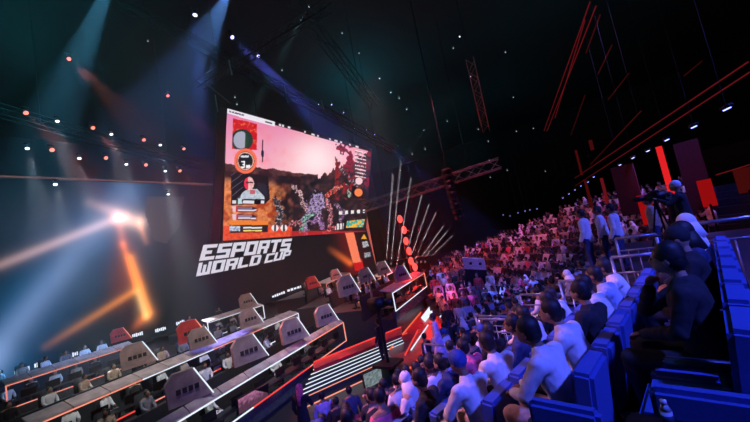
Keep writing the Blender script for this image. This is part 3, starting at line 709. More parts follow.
# ------------------------------------------------------------------ the stage: decks, booths, pods, players
def P3(px, py, zrel): return at_z(px, py, EYE.z+zrel)
def booth_row(a, b, units, segs, ledm, ledbot, names, opening=.95, depth=.6, players=2, row='', back=None):
    a, b = Vector(a), Vector(b); z = (a.z+b.z)/2; a.z = b.z = z
    d = (b-a); L = d.length; d.normalize(); n = Vector((-d.y, d.x, 0))      # n points away from the audience
    if n.y < 0: n = -n
    ang = math.atan2(d.y, d.x); UL = L/units
    dk = MB().prism([a-n*.0, b-n*.0, b+n*4.6, a+n*4.6], (0, 0, -.12)); 
    for q in range(units):
        o = a+d*(q*UL); r = empty('team_booth', (o.x, o.y, z-1.5), ang)
        def loc(x, y, zz): return Vector((x, y, zz+1.5))
        for k in range(segs):
            x0, x1 = UL*k/segs+.02, UL*(k+1)/segs-.02
            MB().prism([loc(x0, 0, 0), loc(x1, 0, 0), loc(x1, depth, .16), loc(x0, depth, .16)], (0, 0, .05)).build('roof_panel', M['slab'], r)
        f = MB(); w = .032
        f.box(loc(UL/2, -.02, -.02), (UL, .05, w)); f.build('upper_light_strip', ledm[q % len(ledm)], r)
        f = MB(); f.box(loc(UL/2, -.02, -opening), (UL, .05, w)); f.build('lower_light_strip', ledbot[q % len(ledbot)], r)
        if q == 0: f = MB(); f.box(loc(.02, -.02, -opening/2), (w, .05, opening)); f.build('side_light_strip', ledm[0], r)
        if q == units-1: f = MB(); f.box(loc(UL-.02, -.02, -opening/2), (w, .05, opening)); f.build('side_light_strip', ledm[-1], r)
        MB().box(loc(UL/2, 1.9, -.75), (UL, .06, 1.5)).build('rear_panel', M['dark'], r)
        MB().box(loc(UL/2, .12, -opening-.3), (UL, .2, .55)).build('base_panel', M['glassy'], r)
        MB().box(loc(UL/2, .5, -opening+.15), (UL-.2, .5, .04)).build('desk_top', M['dark'], r)
        for k in range(segs):
            x = UL*(k+.5)/segs
            g = MB(); g.box(loc(x+.35, .45, -opening+.36), (.5, .04, .3)); g.box(loc(x+.35, .47, -opening+.2), (.06, .05, .1)); g.build('monitor', M['black'], r)
            MB().box(loc(x+.35, .475, -opening+.36), (.46, .01, .26)).build('monitor_screen', M['Lscr'], r)
        tag(r, '%s, %s bay from the left' % (names, ORD[q]), 'booth', 'team booths on the stage')
        for k in range(players):
            x = UL*(k+.5)/players-.15
            for lvl, (yy, zz) in enumerate(((1.2, -1.33), (2.6, -.72))):
                if r4.random() < .12: continue
                pw = o+d*x+n*yy; sh, tr, sk, hr, hm = style(r4); sh = r4.choice(['white', 'white', 'blk', 'grey', 'tan', 'white'])
                pp = far_person('upright', (pw.x, pw.y, z+zz), ang+math.pi+r4.uniform(-.6, .6), sh, 'blk', sk, 'short', 'hair')
                pp.scale = (.84,)*3
                tag(pp, 'player in %s, %s seat %s the %s bay, %s' % (CN[sh], ORD[k], 'inside' if lvl == 0 else 'behind', ORD[q], row), 'person', 'players at the stage booths')
                CH.append((pw.x, pw.y, z+zz, ang, '%s of bay %s %s the %s' % (ORD[k], ORD[q], 'inside' if lvl == 0 else 'behind', row)))
    # deck that carries the second line of players
    struct(MB().prism([a+n*2.0-Vector((0, 0, z)), b+n*2.0-Vector((0, 0, z)), b+n*4.6-Vector((0, 0, z)), a+n*4.6-Vector((0, 0, z))], (0, 0, z-.72)).build('trim_%d' % next(NT), M['deck']))
    struct(MB().prism([a+n*.05-Vector((0, 0, z)), b+n*.05-Vector((0, 0, z)), b+n*2.0-Vector((0, 0, z)), a+n*2.0-Vector((0, 0, z))], (0, 0, z-1.33)).build('trim_%d' % next(NT), M['deck']))
    return a, d, n, z, L
CH = []
def _nt():
    i = 60
    while True: yield i; i += 1
NT = _nt()
LW, LR_, LS = M['Lwhite'], M['Lred'], M['Lsal']
R1 = booth_row(P3(5, 386, -2.9), P3(135, 345, -2.9), 2, 3, [LS], [LS], 'booth with salmon light outline at the far left back', players=3, row='far left back row', depth=.7)
R1b = booth_row(P3(207, 323, -2.9), P3(263, 305, -2.9), 1, 4, [LW], [LW], 'white-outlined booth in the middle of the back row', players=4, row='middle back row')
R2 = booth_row(P3(30, 427, -3.3), P3(298, 313, -3.3), 4, 3, [LS, LW, LS, LW], [LR_, LS, LR_, LW], 'booth in the long second row with pale roof slabs', players=3, row='long second row')
R3 = booth_row(P3(150, 438, -3.7), P3(343, 322, -3.7), 3, 3, [LW, LW, LS], [LW, LR_, LS], 'booth in the front row nearest the audience', players=3, row='front row', depth=.22)
R5 = booth_row(P3(326, 284, -2.45), P3(350, 273, -2.45), 1, 2, [LS], [LW], 'small booth with salmon strip right of the logo lettering', players=2, row='small middle booth', depth=.9)
R6 = booth_row(P3(356, 290, -2.6), P3(401, 268, -2.6), 2, 2, [LS, LW], [LS], 'booth in the right wing beyond the dark logo wall', players=2, row='right wing', depth=.9)
R7 = booth_row(P3(392, 293, -2.7), P3(424, 273, -2.7), 2, 2, [LW, LS], [LW], 'booth at the far right end of the stage', players=2, row='right end row', depth=.7)
# chairs under the players
chair = empty('gaming_chair', (0, 0, 0))
mb = SB(); mb.box((0, 0, .42), (.44, .42, .1), bev=.03); mb.build('seat', M['blk'], chair)
mb = SB(); mb.box((0, -.2, .78), (.42, .08, .62), bev=.03); mb.build('backrest', M['blk'], chair)
mb = SB(); mb.tube((0, 0, .05), (0, 0, .38), .03); mb.box((0, 0, .03), (.5, .08, .05)); mb.box((0, 0, .03), (.08, .5, .05)); mb.build('base', M['black'], chair)
kids(chair)
for i, (x, y, z, ang, w) in enumerate(CH):
    c = chair if i == 0 else copy_tree(chair); c.location = (x, y, z); c.rotation_euler = (0, 0, ang+math.pi)
    tag(c, 'black gaming chair under the player %s' % w, 'chair', 'gaming chairs on the stage')
def pod(px, py, zrel, w, label, red=False, flip=1, ang=None):
    """six-sided shield panel standing behind a booth; (px, py) its foot"""
    p = P3(px, py, zrel); w *= .86; r = empty('team_pod', p, -.22 if ang is None else ang); h = w*.84
    pts = [(-w/2, 0), (w/2*1.15, 0), (w/2*.85, h*.55), (w*.18, h), (-w*.32, h), (-w/2*1.05, h*.72)]
    if flip < 0: pts = [(-x, y) for x, y in pts][::-1]
    MB().prism([(x, 0, y) for x, y in pts], (0, .18, 0)).build('shield_panel', M['podred' if red else 'pod'], r)
    e = MB(); a_, b_ = ((pts[1], pts[3]) if flip > 0 else (pts[-2], pts[-4])); e.tube((a_[0]+.02, -.03, a_[1]), (b_[0], -.03, b_[1]), .02); e.build('edge_light', M['Lsal' if red else 'Lwhite'], r)
    g = MB()
    for k in range(4): g.box((-w*.24+k*w*.15, -.015, h*.42), (w*.11, .02, h*.16))
    g.build('team_name', M['logo'], r)
    tag(r, label, 'pod')
    for dx in (-.3, .3):
        pass
    return r
for a in [(121, 341, -2.75, 1.0, 'small red shield pod standing on the far left back booth', True), (139, 366, -3.0, 1.25, 'pale shield pod at the right end of the salmon-outlined booth'),
          (193, 341, -2.8, 1.3, 'red shield pod left of the middle back booth', True), (203, 347, -3.0, 1.15, 'pale shield pod just right of the red one'),
          (249, 307, -2.7, 1.3, 'small salmon shield pod behind the middle back booth, below the logo lettering'), (252, 326, -2.9, 1.2, 'pale shield pod inside the white outlined back booth'),
          (190, 402, -3.5, 1.25, 'big shield pod at bottom left, second row'), (251, 362, -3.45, 1.35, 'large shield pod in the centre of the second row'),
          (296, 341, -3.35, 1.3, 'large shield pod further right in the second row'), (328, 324, -3.2, 1.2, 'shield pod at the right end of the second row'),
          (314, 288, -2.35, 1.2, 'maroon shield pod beside the small middle booth', True), (337, 279, -2.2, 1.1, 'pale pod left of the glowing orange post'),
          (350, 295, -2.5, 1.5, 'pale pod at the left of the right wing'), (368, 282, -2.4, 1.3, 'pod in the middle of the right wing'), (385, 274, -2.3, 1.3, 'pod at the right of the right wing'),
          (404, 281, -2.5, 1.3, 'pod behind the far right end booth')]:
    pod(*a)
# deck under everything (back of stage)
struct(MB().prism([Vector((1, 18.5, 0)), Vector((34, 24.5, 0)), Vector((42, 29.6, 0)), Vector((1, 29.6, 0))], (0, 0, 1.2)).build('trim_50', M['deck']))
# sponsor ticker strips: pale marks along the wall foot
for i, (x0, y0, x1, y1, lab) in enumerate([(14, 373, 30, 368, 'left'), (34, 366, 48, 361, 'second'), (72, 355, 85, 351, 'third'), (132, 336, 143, 333, 'beside the red pod'), (155, 331, 166, 328, 'middle'), (176, 324, 187, 320, 'next to the red banner'), (272, 297, 285, 292, 'under the logo'), (287, 291, 306, 285, 'right of the logo')]):
    a, b = at_y(x0, y0, 26), at_y(x1, y1, 26); m = MB(); n = 6
    for k in range(n):
        c = a.lerp(b, (k+.5)/n); m.box(c, ((b.x-a.x)/n*.7, .03, .16+.1*((k*7+i) % 3)/3))
    s_ = m.build('sponsor_sign', M['Lwhite']); tag(s_, 'small white lit sponsor mark on the stage back edge, %s' % lab, 'sign', 'sponsor marks on the stage edge')
# stage stairs with lit noses
A0, B0 = P3(298, 402, -5.25), P3(408, 352, -5.25); A1, B1 = P3(318, 362, -4.45), P3(398, 331, -4.45)
NS = 8
stairs = empty('lit_stairs', (0, 0, 0))
for i in range(NS):
    f0, f1 = i/NS, (i+1)/NS
    a, b, c, d = A0.lerp(A1, f0), B0.lerp(B1, f0), B0.lerp(B1, f1), A0.lerp(A1, f1); z = a.z+.06
    m = MB().prism([Vector((q.x, q.y, 0)) for q in (a, b, c, d)], (0, 0, z)); m.build('step', M['deck'], stairs)
    m = MB(); m.tube(Vector((a.x, a.y, z-.01)), Vector((b.x, b.y, z-.01)), .020); m.build('light_strip', M['Lwhite'] if 0 < i < NS else M['Lsal'], stairs)
tag(stairs, 'broad stage stairs with rows of white light strips between the booths and the crowd', 'stairs')
def edge(name, a, b, r, m, lab, cat='light strip'):
    o = MB().tube(a, b, r).build(name, m); return tag(o, lab, cat)
def quadbox(name, pts, zrel, h, m, lab, cat):
    P = [P3(x, y, zrel) for x, y in pts]; P = [Vector((p.x, p.y, p.z-h)) for p in P]
    return tag(MB().prism(P, (0, 0, h)).build(name, m), lab, cat)
quadbox('red_parapet', [(314, 369), (402, 334), (401, 327), (313, 362)], -4.35, .14, M['ramp'], 'red upper edge of the stage stairs', 'parapet')
edge('light_strip', P3(314, 362, -4.3), P3(401, 327, -4.3), .03, M['Lred'], 'red light strip along the top of the stage stairs')
edge('light_strip', P3(302, 409, -5.2), P3(362, 381, -5.2), .025, M['Lsal'], 'salmon light strip along the foot of the stage stairs')
quadbox('red_catwalk', [(402, 377), (388, 352), (428, 300), (456, 291), (450, 318)], -4.9, .45, M['ramp'], 'red lit catwalk ramp running up beside the man in the robe', 'ramp')
for a, b, m, lab in [((404, 374), (433, 345), 'Lor', 'orange strip on the near right edge of the catwalk'), ((411, 350), (428, 325), 'Lwhite', 'white strip across the middle of the catwalk'),
                     ((440, 317), (452, 300), 'Lwhite', 'white strip at the far end of the catwalk'), ((390, 349), (421, 312), 'Lor', 'orange strip on the left edge of the catwalk'),
                     ((383, 340), (407, 333), 'Lred', 'red strip left of the catwalk foot'), ((421, 300), (438, 290), 'Lred', 'red strip at the head of the catwalk'),
                     ((455, 345), (478, 302), 'Lor', 'orange strip right of the catwalk by the crowd'), ((405, 355), (418, 330), 'Lred', 'red strip inside the catwalk')]:
    edge('light_strip', P3(*a, -4.86), P3(*b, -4.86), .028, M[m], lab)
q = [P3(421, 318, -4.85), P3(425, 322, -4.85), P3(436, 309, -4.85), P3(431, 305, -4.85)]
tag(MB().prism(q, (0, 0, .03)).build('floor_sign', M['Lwhite']), 'white logo plate lying on the red catwalk', 'sign')

# ------------------------------------------------------------------ floor screens, jib camera, standing figures
def screen(name, c4, dep, lab, f):
    P = [at_d(x, y, d_) for (x, y), d_ in zip(c4, dep)]; r = empty(name, (0, 0, 0))
    paint_grid('display_panel', P[3], P[2]-P[3], P[0]-P[3], 24, 14, f, display(name+'_picture', .9), r)
    nn = (P[2]-P[3]).cross(P[0]-P[3]).normalized()
    if nn.dot(fwd) < 0: nn = -nn
    MB().prism([p+nn*.03 for p in P], nn*.12).build('housing', M['black'], r)
    lo = (P[2]+P[3])/2+nn*.1; MB().tube(lo, (lo.x, lo.y, 0), .05).build('stand', M['black'], r)
    tag(r, lab, 'screen')
screen('floor_screen', [(238, 400), (269, 383), (269, 405), (240, 424)], [11.0, 12.0, 12.0, 11.0], 'low floor screen showing a pink picture in front of the booths',
       lambda x, y: mix(lin(225, 140, 190), lin(90, 60, 80), clamp((y-392+(x-238)*.5)/16+fb(x, y, .4)*.8)))
screen('stage_foot_screen', [(363, 375), (398, 358), (400, 372), (366, 389)], [12.6, 13.6, 13.6, 12.6], 'slanted pale grey screen at the foot of the stairs beside the crowd',
       lambda x, y: mix(lin(150, 165, 170), lin(60, 75, 80), .5+fb(x, y, .5)))
def person_at(kind, px, py_head, dep, hh, rz, *a):
    """standing figure whose head projects at (px, py_head)"""
    p = at_d(px, py_head, dep); return near_person(kind, (p.x, p.y, p.z-hh), rz, *a), p.z-hh
o, zf = person_at('robe', 433, 317, 11.5, 1.66, FACE_T+.6, 'lilac', 'white', 'skin2', 'short', 'hair'); tag(o, 'man in a pale robe standing on the aisle beside the red catwalk', 'person')
struct(MB().box((o.location.x, o.location.y, zf/2), (1.4, 1.2, zf)).build('trim_55', M['tier']))
o, zf = person_at('scarf', 299, 389, 9.6, 1.66, FACE_T-1.1, 'blk', 'blk', 'skin', 'long', 'pink'); tag(o, 'woman with long pink hair in dark clothes standing at the foot of the stairs', 'person')
struct(MB().box((o.location.x, o.location.y, zf/2), (1.0, 1.0, zf)).build('trim_56', M['tier']))
o, zf = person_at('stand', 378, 322, 13.6, 1.66, 0, 'blk', 'blk', 'skin', 'short', 'hair'); tag(o, 'crew member in black standing on the stage stairs', 'person')
struct(MB().box((o.location.x, o.location.y, zf/2), (.8, .8, zf)).build('trim_57', M['deck']))
jb = at_d(377, 303, 13.2); r = empty('crane_camera', (jb.x, jb.y, .7))
h = jb.z-.7
MB().tube((0, 0, 0), (0, 0, h), .07).build('column', M['black'], r); SB().box((0, 0, h), (.5, .7, .4), bev=.05).build('camera_head', M['black'], r)
SB().tube((0, -.3, h), (0, -.7, h), .12, .15, 12).build('lens', M['black'], r)
MB().tube((0, .2, h-.2), (1.6, 1.4, h+1.0), .05).build('arm', M['truss'], r); MB().box((0, 0, .05), (.9, .9, .1)).build('base', M['black'], r)
tag(r, 'black crane camera standing over the lit stage stairs', 'camera')
# spectators on the floor in front of the stairs
for i, (px, py, dep, sh, hr, hm) in enumerate([(322, 396, 9.6, 'lilac', 'short', 'hair'), (336, 402, 9.4, 'blk', 'short', 'hair'), (349, 391, 9.8, 'navy', 'short', 'hair'), (371, 398, 9.0, 'white', 'short', 'hair'), (392, 392, 9.3, 'pink', 'scarf', 'blk'), (345, 412, 8.6, 'white', 'cap', 'white'), (404, 383, 9.6, 'blk', 'short', 'hair'), (420, 372, 9.6, 'blk', 'short', 'hair')]):
    p = at_d(px, py, dep); z = max(.02, p.z-1.66)
    o = far_person('stand', (p.x, p.y, p.z-1.66), FACE_T-.5, sh, 'blk', 'skin2', hr, hm); tag(o, 'spectator in %s, %s, standing %s from left before the stage stairs' % (CN[sh], hairword(hr, hm), ORD[i]), 'person', 'spectators before the stage stairs')
    if p.z-1.66 > .05: tag(MB().box((p.x, p.y, (p.z-1.66)/2), (.5, .5, p.z-1.66)).build('floor_riser', M['black']), 'black riser under the %s spectator before the stage stairs' % ORD[i], 'riser', 'risers before the stage stairs')

# ------------------------------------------------------------------ light fixtures and their beams
PROTO = {}
def hang(px, py, y):
    p = at_y(px, py, y)
    if p.z > 22.5: p = at_z(px, py, 22.5)
    return p
def depth_of(p): return (Vector(p)-EYE).dot(fwd)
def fixture(p, aim, lens, energy, size, color, label, sc_=1.0, group='stage spotlights', blend=.6, soft=.06):
    if 'y' not in PROTO:
        m = SB(); m.box((0, 0, .12), (.30, .22, .10), bev=.02); me = bpy.data.meshes.new('mount'); m.bm.to_mesh(me); me.materials.append(M['black']); PROTO['y'] = me
        m = SB(); m.tube((0, 0, .16), (0, 0, -.13), .10, .125, 12); m.ball((0, 0, .16), .10, u=10, v=8); me = bpy.data.meshes.new('lamp_head'); m.bm.to_mesh(me); me.materials.append(M['black']); PROTO['h'] = me
    k = 'lens'+lens
    if k not in PROTO:
        m = SB(); m.ball((0, 0, -.135), .115, (1, 1, .25), 14, 8); me = bpy.data.meshes.new('lens'); m.bm.to_mesh(me); me.materials.append(M[lens]); PROTO[k] = me
    r = empty('stage_spotlight', p); r.scale = (sc_,)*3
    y = link('mount', PROTO['y'], r); y.location = (0, 0, .12)
    h = link('lamp_head', PROTO['h'], r)
    d = (Vector(aim)-Vector(p)).normalized(); q = (-d).to_track_quat('Z', 'Y'); h.rotation_mode = 'QUATERNION'; h.rotation_quaternion = q
    l = link('lens', PROTO[k], h)
    if energy:
        L = bpy.data.lights.new('beam', 'SPOT'); L.energy = energy; L.spot_size = math.radians(size); L.spot_blend = blend; L.color = color; L.shadow_soft_size = soft
        lo = bpy.data.objects.new('beam', L); COL.objects.link(lo); lo.location = Vector(p)+d*.22*sc_; lo.rotation_mode = 'QUATERNION'; lo.rotation_quaternion = q
    tag(r, label, 'spotlight', group); return r
RED, WHT, BLU, TEAL = (1, .16, .11), (.75, .88, 1), (.12, .16, 1), (.25, .75, .85)
reds = [(68, 58), (167, 95), (25, 112), (92, 127), (51, 149), (105, 157), (143, 139), (145, 164), (183, 148), (179, 170), (114, 158)][:10]
for i, (x, y) in enumerate(reds):
    p = hang(x, y, 25); aim = at_d(x+34, y+32, depth_of(p)-1.5)
    fixture(p, aim, 'lens_red', 12000, 13, RED, 'red stage spotlight over the left of the stage, %s counted down from the top left' % ORD[i])
whts = [(57, 120), (111, 133), (27, 147), (79, 157), (160, 144), (126, 163), (165, 170), (55, 183), (168, 193)]
for i, (x, y) in enumerate(whts):
    p = hang(x, y, 24.5); aim = at_d(x+9, y+40, depth_of(p)-1)
    fixture(p, aim, 'lens_white', 16000, 17, WHT, 'pale white stage spotlight over the left of the stage, %s from the top' % ORD[i], .8)
blus = [((195, 13), (197, 60), 21, 1400, 12), ((231, 36), (262, 66), 21, 2300, 11), ((257, 55), (285, 86), 22, 1800, 10), ((331, 104), (352, 126), 24, 700, 10),
        ((343, 112), (362, 140), 24, 900, 9), ((366, 129), (392, 152), 24, 900, 9), ((374, 134), (405, 160), 24, 1200, 10), ((120, -40), (-20, 300), 17, 9000, 16), ((232, -12), (70, 290), 20, 1500, 34)]
for i, (a, b, yy, e, sz) in enumerate(blus):
    p = hang(*a, yy); aim = at_d(*b, depth_of(p)-1.0)
    big = i >= 7
    fixture(p, aim, 'lens_blue', e*(14 if i == 7 else 40), sz, (.1, .45, .75) if i == 7 else (.12, .3, .8) if i == 8 else BLU, 'blue stage spotlight, %s along the truss from the upper left' % ORD[i], 1.3 if i < 3 else .9)
tb = [((309, 6), (280, 60), 20, 700, 7), ((380, 78), (352, 120), 22, 700, 6), ((460, 36), (425, 100), 20, 500, 4), ((471, 76), (432, 122), 20, 1000, 4), ((407, 109), (384, 145), 24, 700, 6),
      ((424, 130), (398, 172), 24, 500, 4), ((384, 146), (368, 172), 24, 300, 6), ((319, 104), (306, 122), 24, 200, 10), ((355, 128), (348, 138), 25, 200, 9), ((391, 92), (375, 125), 22, 250, 5)]
for i, (a, b, yy, e, sz) in enumerate(tb):
    p = hang(*a, yy); aim = at_d(*b, depth_of(p)-.5)
    fixture(p, aim, 'lens_white', e*45, sz, TEAL if i in (0, 2) else (.6, .85, .9), 'narrow pale spotlight right of the big screen top, %s in the roof rig' % ORD[i], .55)
# fan of thin beams rising from behind the right wing
fan = [(386, 264, 391, 200), (391, 264, 400, 170), (397, 264, 412, 172), (404, 264, 427, 175), (409, 263, 440, 172), (413, 263, 456, 168), (417, 263, 478, 178), (421, 262, 500, 170), (425, 262, 540, 152)]
for i, (a, b, c, d) in enumerate(fan):
    p = at_d(a, b, 30); aim = at_d(c, d, 24)
    fixture(p, aim, 'dim', 3000000, 1.0, (.85, .75, .82), 'floor beam light of the fan behind the right wing, %s from the left' % ORD[i], .5, 'fan beam lights', .3, .02)
# red blinders in a column
bl_ = empty('blinder_column', (0, 0, 0)); pts = [at_d(x, y, 28) for x, y in ((400, 219), (404, 230), (406, 241), (409, 251), (411, 261), (415, 267))]
MB().tube(pts[0]+Vector((0, .3, .8)), Vector((pts[-1].x, pts[-1].y+.3, 0)), .06).build('pole', M['black'], bl_)
for p in pts:
    SB().ball(p, .34, (1, .5, 1), 14, 10).build('red_lamp', M['blinder'], bl_)
    L = bpy.data.lights.new('lamp_glow', 'POINT'); L.energy = 190; L.color = (1, .03, .025); L.shadow_soft_size = .2
    lo = bpy.data.objects.new('lamp_glow', L); COL.objects.link(lo); lo.location = p-Vector((.5, .5, 0))
tag(bl_, 'leaning column of glowing red lamps right of the stage', 'lamp')
# line array
la = empty('speaker_array', at_d(446, 168, 24))
for i in range(9):
    m = SB(); m.box((.02*i*i*.2, -.01*i*i*.2, -.25-i*.42), (.7, .5, .38), bev=.03); m.build('speaker_box', M['black'], la)
MB().tube((0, 0, 0), (0, 0, 24-la.location.z), .03).build('hanging_cable', M['black'], la)
tag(la, 'tall black hanging loudspeaker array right of the red lamps', 'loudspeaker')
# trusses
def truss(a, b, w, label, m='truss', n=None):
    a, b = Vector(a), Vector(b); d = b-a; L = d.length; d.normalize(); sx = d.cross(Vector((0, 0, 1))).normalized(); sz = sx.cross(d)
    r = empty('truss', a); n = n or max(4, int(L/(w*1.2))); cs = [sx*w/2+sz*w/2, -sx*w/2+sz*w/2, -sx*w/2-sz*w/2, sx*w/2-sz*w/2]
    mm = MB(); 
    for c in cs: mm.tube(c, c+d*L, w*.06, n=6)
    mm.build('chords', M[m], r); mm = MB()
    for i in range(n):
        p, q = d*(L*i/n), d*(L*(i+1)/n)
        for j in range(4):
            c, e = cs[j], cs[(j+1) % 4]; mm.tube(p+(c if i % 2 else e), q+(e if i % 2 else c), w*.035, n=5)
    mm.build('lacing', M[m], r)
    for f in (.2, .8): p = d*(L*f); MB().tube(p, p+Vector((0, 0, max(.2, 24-(a+d*(L*f)).z))), .02, n=5).build('hanging_cable', M['black'], r)
    tag(r, label, 'truss'); return r
truss(at_d(362, 208, 31), at_d(500, 163, 27), .8, 'long red-lit truss right of the screen')
truss(at_d(120, 2, 21), at_d(395, 150, 30), .6, 'dark truss carrying the blue spotlights above the screen', 'black')
truss(at_y(-20, 105, 25.5), at_y(200, 168, 25.5), .6, 'dark truss above the left of the video wall', 'black')
truss(at_d(270, -30, 17), at_d(375, 105, 24), .6, 'dark roof truss in the upper middle', 'black')
truss(at_d(200, 85, 24), at_d(330, 5, 17), .5, 'roof truss crossing behind the screen top', 'black')
truss(at_d(470, 60, 22), at_d(486, 130, 26), .5, 'short red-lit truss hanging upper centre')
# slender pale rods and small lit fittings hanging in the roof
for i, (x0, y0, x1, y1) in enumerate([(229, 60, 232, 75), (284, 85, 288, 103), (209, 86, 230, 103), (215, 95, 218, 112), (321, 100, 324, 109)]):
    a, b = at_d(x0, y0, 20), at_d(x1, y1, 20); o = MB().tube(a, b, .035).build('hanging_rod', M['truss']); tag(o, 'thin pale rod hanging in the roof, %s from the left' % ORD[i], 'rod', 'thin hanging rods')
for i, (x, y, d_) in enumerate([(148, 41, 22), (235, 97, 20), (237, 104, 20), (282, 70, 20), (342, 33, 22), (359, 53, 22), (453, 48, 22), (513, 97, 26), (447, 121, 26), (425, 149, 26), (400, 170, 26), (412, 154, 26), (516, 131, 26), (533, 128, 26), (478, 129, 26), (488, 141, 26), (489, 160, 26), (507, 170, 24), (545, 171, 26), (490, 177, 26), (505, 52, 22), (399, 98, 22)]):
    p = at_d(x, y, d_)
    fixture(p, p-Vector((.6, .6, 1)), 'dim', 0, 1, WHT, 'small faint fitting in the dark roof, %s of the scattered ones' % ORD[i], .42, 'faint roof fittings')
# strong working lamp on the rig next to the screen corner
# ------------------------------------------------------------------ right side: balcony edge, columns, blue bars
def px_line(name, a, b, z, r, m, lab, cat):
    o = MB().tube(at_z(*a, EYE.z+z), at_z(*b, EYE.z+z), r*.75).build(name, M[m]); return tag(o, lab, cat)
px_line('cable_pipe', (575, 178), (748, 62), 3.0, .03, 'redline', 'upper red-lit pipe along the balcony edge', 'pipe')  # pipes only catch red light; their glow is emission
px_line('cable_pipe', (575, 186), (750, 72), 2.8, .03, 'redline', 'lower red-lit pipe along the balcony edge', 'pipe')
px_line('cable_pipe', (590, 165), (641, 111), 3.6, .03, 'reddim', 'short dim red pipe above the balcony', 'pipe')
for i, (a, b) in enumerate([((544, 131), (590, 2)), ((547, 131), (596, 6)), ((555, 118), (585, 20)), ((586, 53), (600, 15)), ((598, 74), (612, 45)), ((608, 100), (629, 73)), ((684, 76), (702, 61)), ((571, 135), (585, 95))]):
    px_line('roof_cable', a, b, 9.0, .036, 'redline' if i < 3 else 'reddim', 'thin red-lit cable in the upper right roof, %s from the left' % ORD[i], 'light strip')  # red light on the overhead cables is put in as emission
blue_pts = [(563, 198), (569, 194), (575, 190), (581, 186), (588, 182), (594, 177), (620, 165), (633, 158), (648, 151), (667, 140), (694, 127), (727, 109), (503, 215), (510, 216), (518, 213), (525, 211), (530, 210), (537, 209)]
for i, (x, y) in enumerate(blue_pts):
    p = at_z(x, y, EYE.z+1.7) if i < 12 else at_d(x, y, 34)
    dd = (p-EYE).length
    if dd > 32: p = EYE+(p-EYE)*(32/dd)
    r = empty('blue_lamp', p, 0.2); 
    SB().box((0, 0, .06), (.34, .16, .10), bev=.02).build('housing', M['black'], r)
    g = SB()
    for k in range(4): g.ball((-.12+k*.08, 0, .0), .035, (1, 1, .5), 8, 6)
    g.build('lamp_lenses', M['Lblue'], r)
    MB().tube((0, 0, .1), (0, 0, 24-p.z), .007).build('drop_rod', M['black'], r)
    tag(r, 'small blue lamp, %s in the line %s' % (ORD[i if i < 12 else i-12], 'below the balcony edge' if i < 12 else 'above the far crowd'), 'lamp', 'small blue lamps')
    if i in (2, 5, 7, 9, 12, 14, 16):
        L = bpy.data.lights.new('blue_beam', 'SPOT'); L.energy = 500 if i < 12 else 700; L.spot_size = math.radians(40); L.spot_blend = 1; L.color = (.1, .14, 1); L.shadow_soft_size = .1
        lo = bpy.data.objects.new('blue_beam', L); COL.objects.link(lo); lo.location = p-Vector((0, 0, .1)); lo.rotation_euler = (0, 0, 0)
def column(pt, pb, dep, w, m, lab, name='light_column', cat='column'):
    a = at_d(*pt, dep); b = at_d(*pb, dep); x, y = (a.x+b.x)/2, (a.y+b.y)/2
    o = MB().prism([Vector((x-w*S.y*0-T.x*w/2, y-T.y*w/2, b.z)), Vector((x+T.x*w/2, y+T.y*w/2, b.z)), Vector((x+T.x*w/2+S.x*.2, y+T.y*w/2+S.y*.2, b.z)), Vector((x-T.x*w/2+S.x*.2, y-T.y*w/2+S.y*.2, b.z))], (0, 0, a.z-b.z)).build(name, M[m])
    if 'red_b' in name: MB().tube((x, y, b.z+.1), (x, y, 0), .04).build('mounting_post', M['black'], o)
    return tag(o, lab, cat)
column((659, 146), (675, 209), 15, .22, 'redcol', 'bright red light column rising behind the cameraman')
column((575, 150), (582, 175), 26, .12, 'reddim', 'dim red strip column left of the balcony')
column((586, 180), (590, 207), 24, .15, 'reddim', 'dim red column by the start of the pipes')
column((601, 178), (608, 206), 22, .15, 'redline', 'red column second left of the cameraman')
column((590, 140), (592, 150), 24, .2, 'reddim', 'short dim red column above the pipes')
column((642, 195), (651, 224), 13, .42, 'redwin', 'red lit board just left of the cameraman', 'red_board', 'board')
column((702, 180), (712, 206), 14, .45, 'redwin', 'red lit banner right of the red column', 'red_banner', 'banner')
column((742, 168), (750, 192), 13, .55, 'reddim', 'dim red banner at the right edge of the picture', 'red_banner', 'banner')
column((623, 165), (632, 215), 16, .9, 'rdrape', 'dark maroon drape panel left of the red column', 'drape_panel', 'drape')
column((690, 140), (700, 215), 16, .9, 'rdrape', 'dark maroon drape panel right of the red column', 'drape_panel', 'drape')
edge('light_strip', at_d(716, 175, 13), at_d(752, 164, 12), .02, M['redline'], 'thin red strip above the right-edge banner')
# concourse wall behind the top of the stand
struct(MB().prism([st(34, -16, 0), st(34, 0.0, 0), st(34.3, 0.0, 0), st(34.3, -16, 0)], (0, 0, 7.6)).build('trim_58', M['wall']))

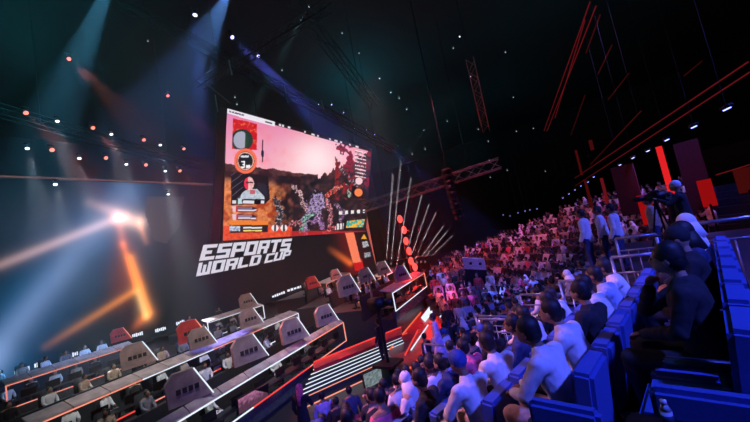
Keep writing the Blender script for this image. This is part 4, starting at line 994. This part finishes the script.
# ------------------------------------------------------------------ haze, unseen lamps and added fill lights
hz = MB().box((19, 27.5, 12.2), (66, 33, 22.6)).build('haze', [])
m = bpy.data.materials.new('theatrical_haze'); m.use_nodes = True; nt = m.node_tree; nt.nodes.clear()
out = nt.nodes.new('ShaderNodeOutputMaterial'); v = nt.nodes.new('ShaderNodeVolumeScatter'); v.inputs['Density'].default_value = .004; v.inputs['Anisotropy'].default_value = .25
nt.links.new(v.outputs[0], out.inputs['Volume']); hz.data.materials.append(m)
tag(hz, 'thin theatrical haze filling the hall over the stage and crowd', 'haze', kind='stuff')
def lamp(kind, loc, energy, color, aim=None, size=1.0, cone=60, blend=.8):
    L = bpy.data.lights.new('unseen_light', kind); L.energy = energy; L.color = color
    if kind == 'AREA': L.size = size; L.spread = math.radians(cone)
    else: L.shadow_soft_size = size
    if kind == 'SPOT': L.spot_size = math.radians(cone); L.spot_blend = blend
    o = bpy.data.objects.new('unseen_light', L); COL.objects.link(o); o.location = loc
    if aim is not None:
        o.rotation_mode = 'QUATERNION'; o.rotation_quaternion = (Vector(loc)-Vector(aim)).to_track_quat('Z', 'Y')
    return o
lamp('SPOT', st(1, -7, 13), 9500, (.07, .10, 1), st(6, 5.6, 1.5), .4, 44, 1)            # blue wash over the near block
lamp('SPOT', st(8, -8, 14), 9000, (.08, .10, 1), st(12, 4, 2), .4, 60)
lamp('SPOT', st(0, 10.5, 13), 8500, (1, .36, .72), st(6, 4.2, 2), .3, 44)             # added pink-lilac fill from the stage side, for the screen's light
lamp('SPOT', (20, 9, 17), 5000, (1, .14, .22), st(27, 12, 2), .4, 60)           # crimson over the corner stand
lamp('SPOT', st(18, -4, 17), 8500, (.32, .16, 1), st(26, 8, 3), .4, 60)            # violet over the corner stand
lamp('SPOT', (4, 6, 20), 13000, (.9, .95, 1), (9, 16, 2), .4, 44)              # added cool fill to brighten the booths
lamp('SPOT', (20, 8, 20), 9000, (1, .9, .88), (19, 20, 2), .4, 38)  # second added fill, for the booths further right
lamp('SPOT', at_d(440, 240, 16), 1900, (1, .06, .04), at_z(430, 320, .4), .3, 60)  # added red spot to brighten the catwalk
lamp('POINT', (4, 22, 19), 1000, (.03, .5, .62), None, 2)  # added teal point that tints the haze
lamp('POINT', (30, 20, 21), 900, (.02, .5, .66), None, 2)  # another added teal point, for the dark air on the right
for x_, y_ in ((12, 6), (34, 0), (50, 14), (30, 16)): lamp('SPOT', (x_, y_, 12), 800, (.03, .55, .75), (x_+6, y_+1, 26), .5, 150)   # added teal spots that lift the black of the roof
# the red light thrown by the column behind the cameraman
lamp('POINT', at_d(664, 175, 14.5), 60, (1, .05, .03), None, .3)

w = bpy.data.worlds.new('world'); sc.world = w; w.use_nodes = True
w.node_tree.nodes['Background'].inputs['Color'].default_value = (.0005, .003, .004, 1)
sc.cycles.use_denoising = True; sc.cycles.volume_bounces = 0; sc.cycles.max_bounces = 4; sc.cycles.diffuse_bounces = 2; sc.cycles.sample_clamp_indirect = 3
sc.view_settings.view_transform = 'Standard'; sc.view_settings.look = 'None'; sc.view_settings.gamma = 1; sc.view_settings.use_curve_mapping = False
sc.view_settings.exposure = 0.0
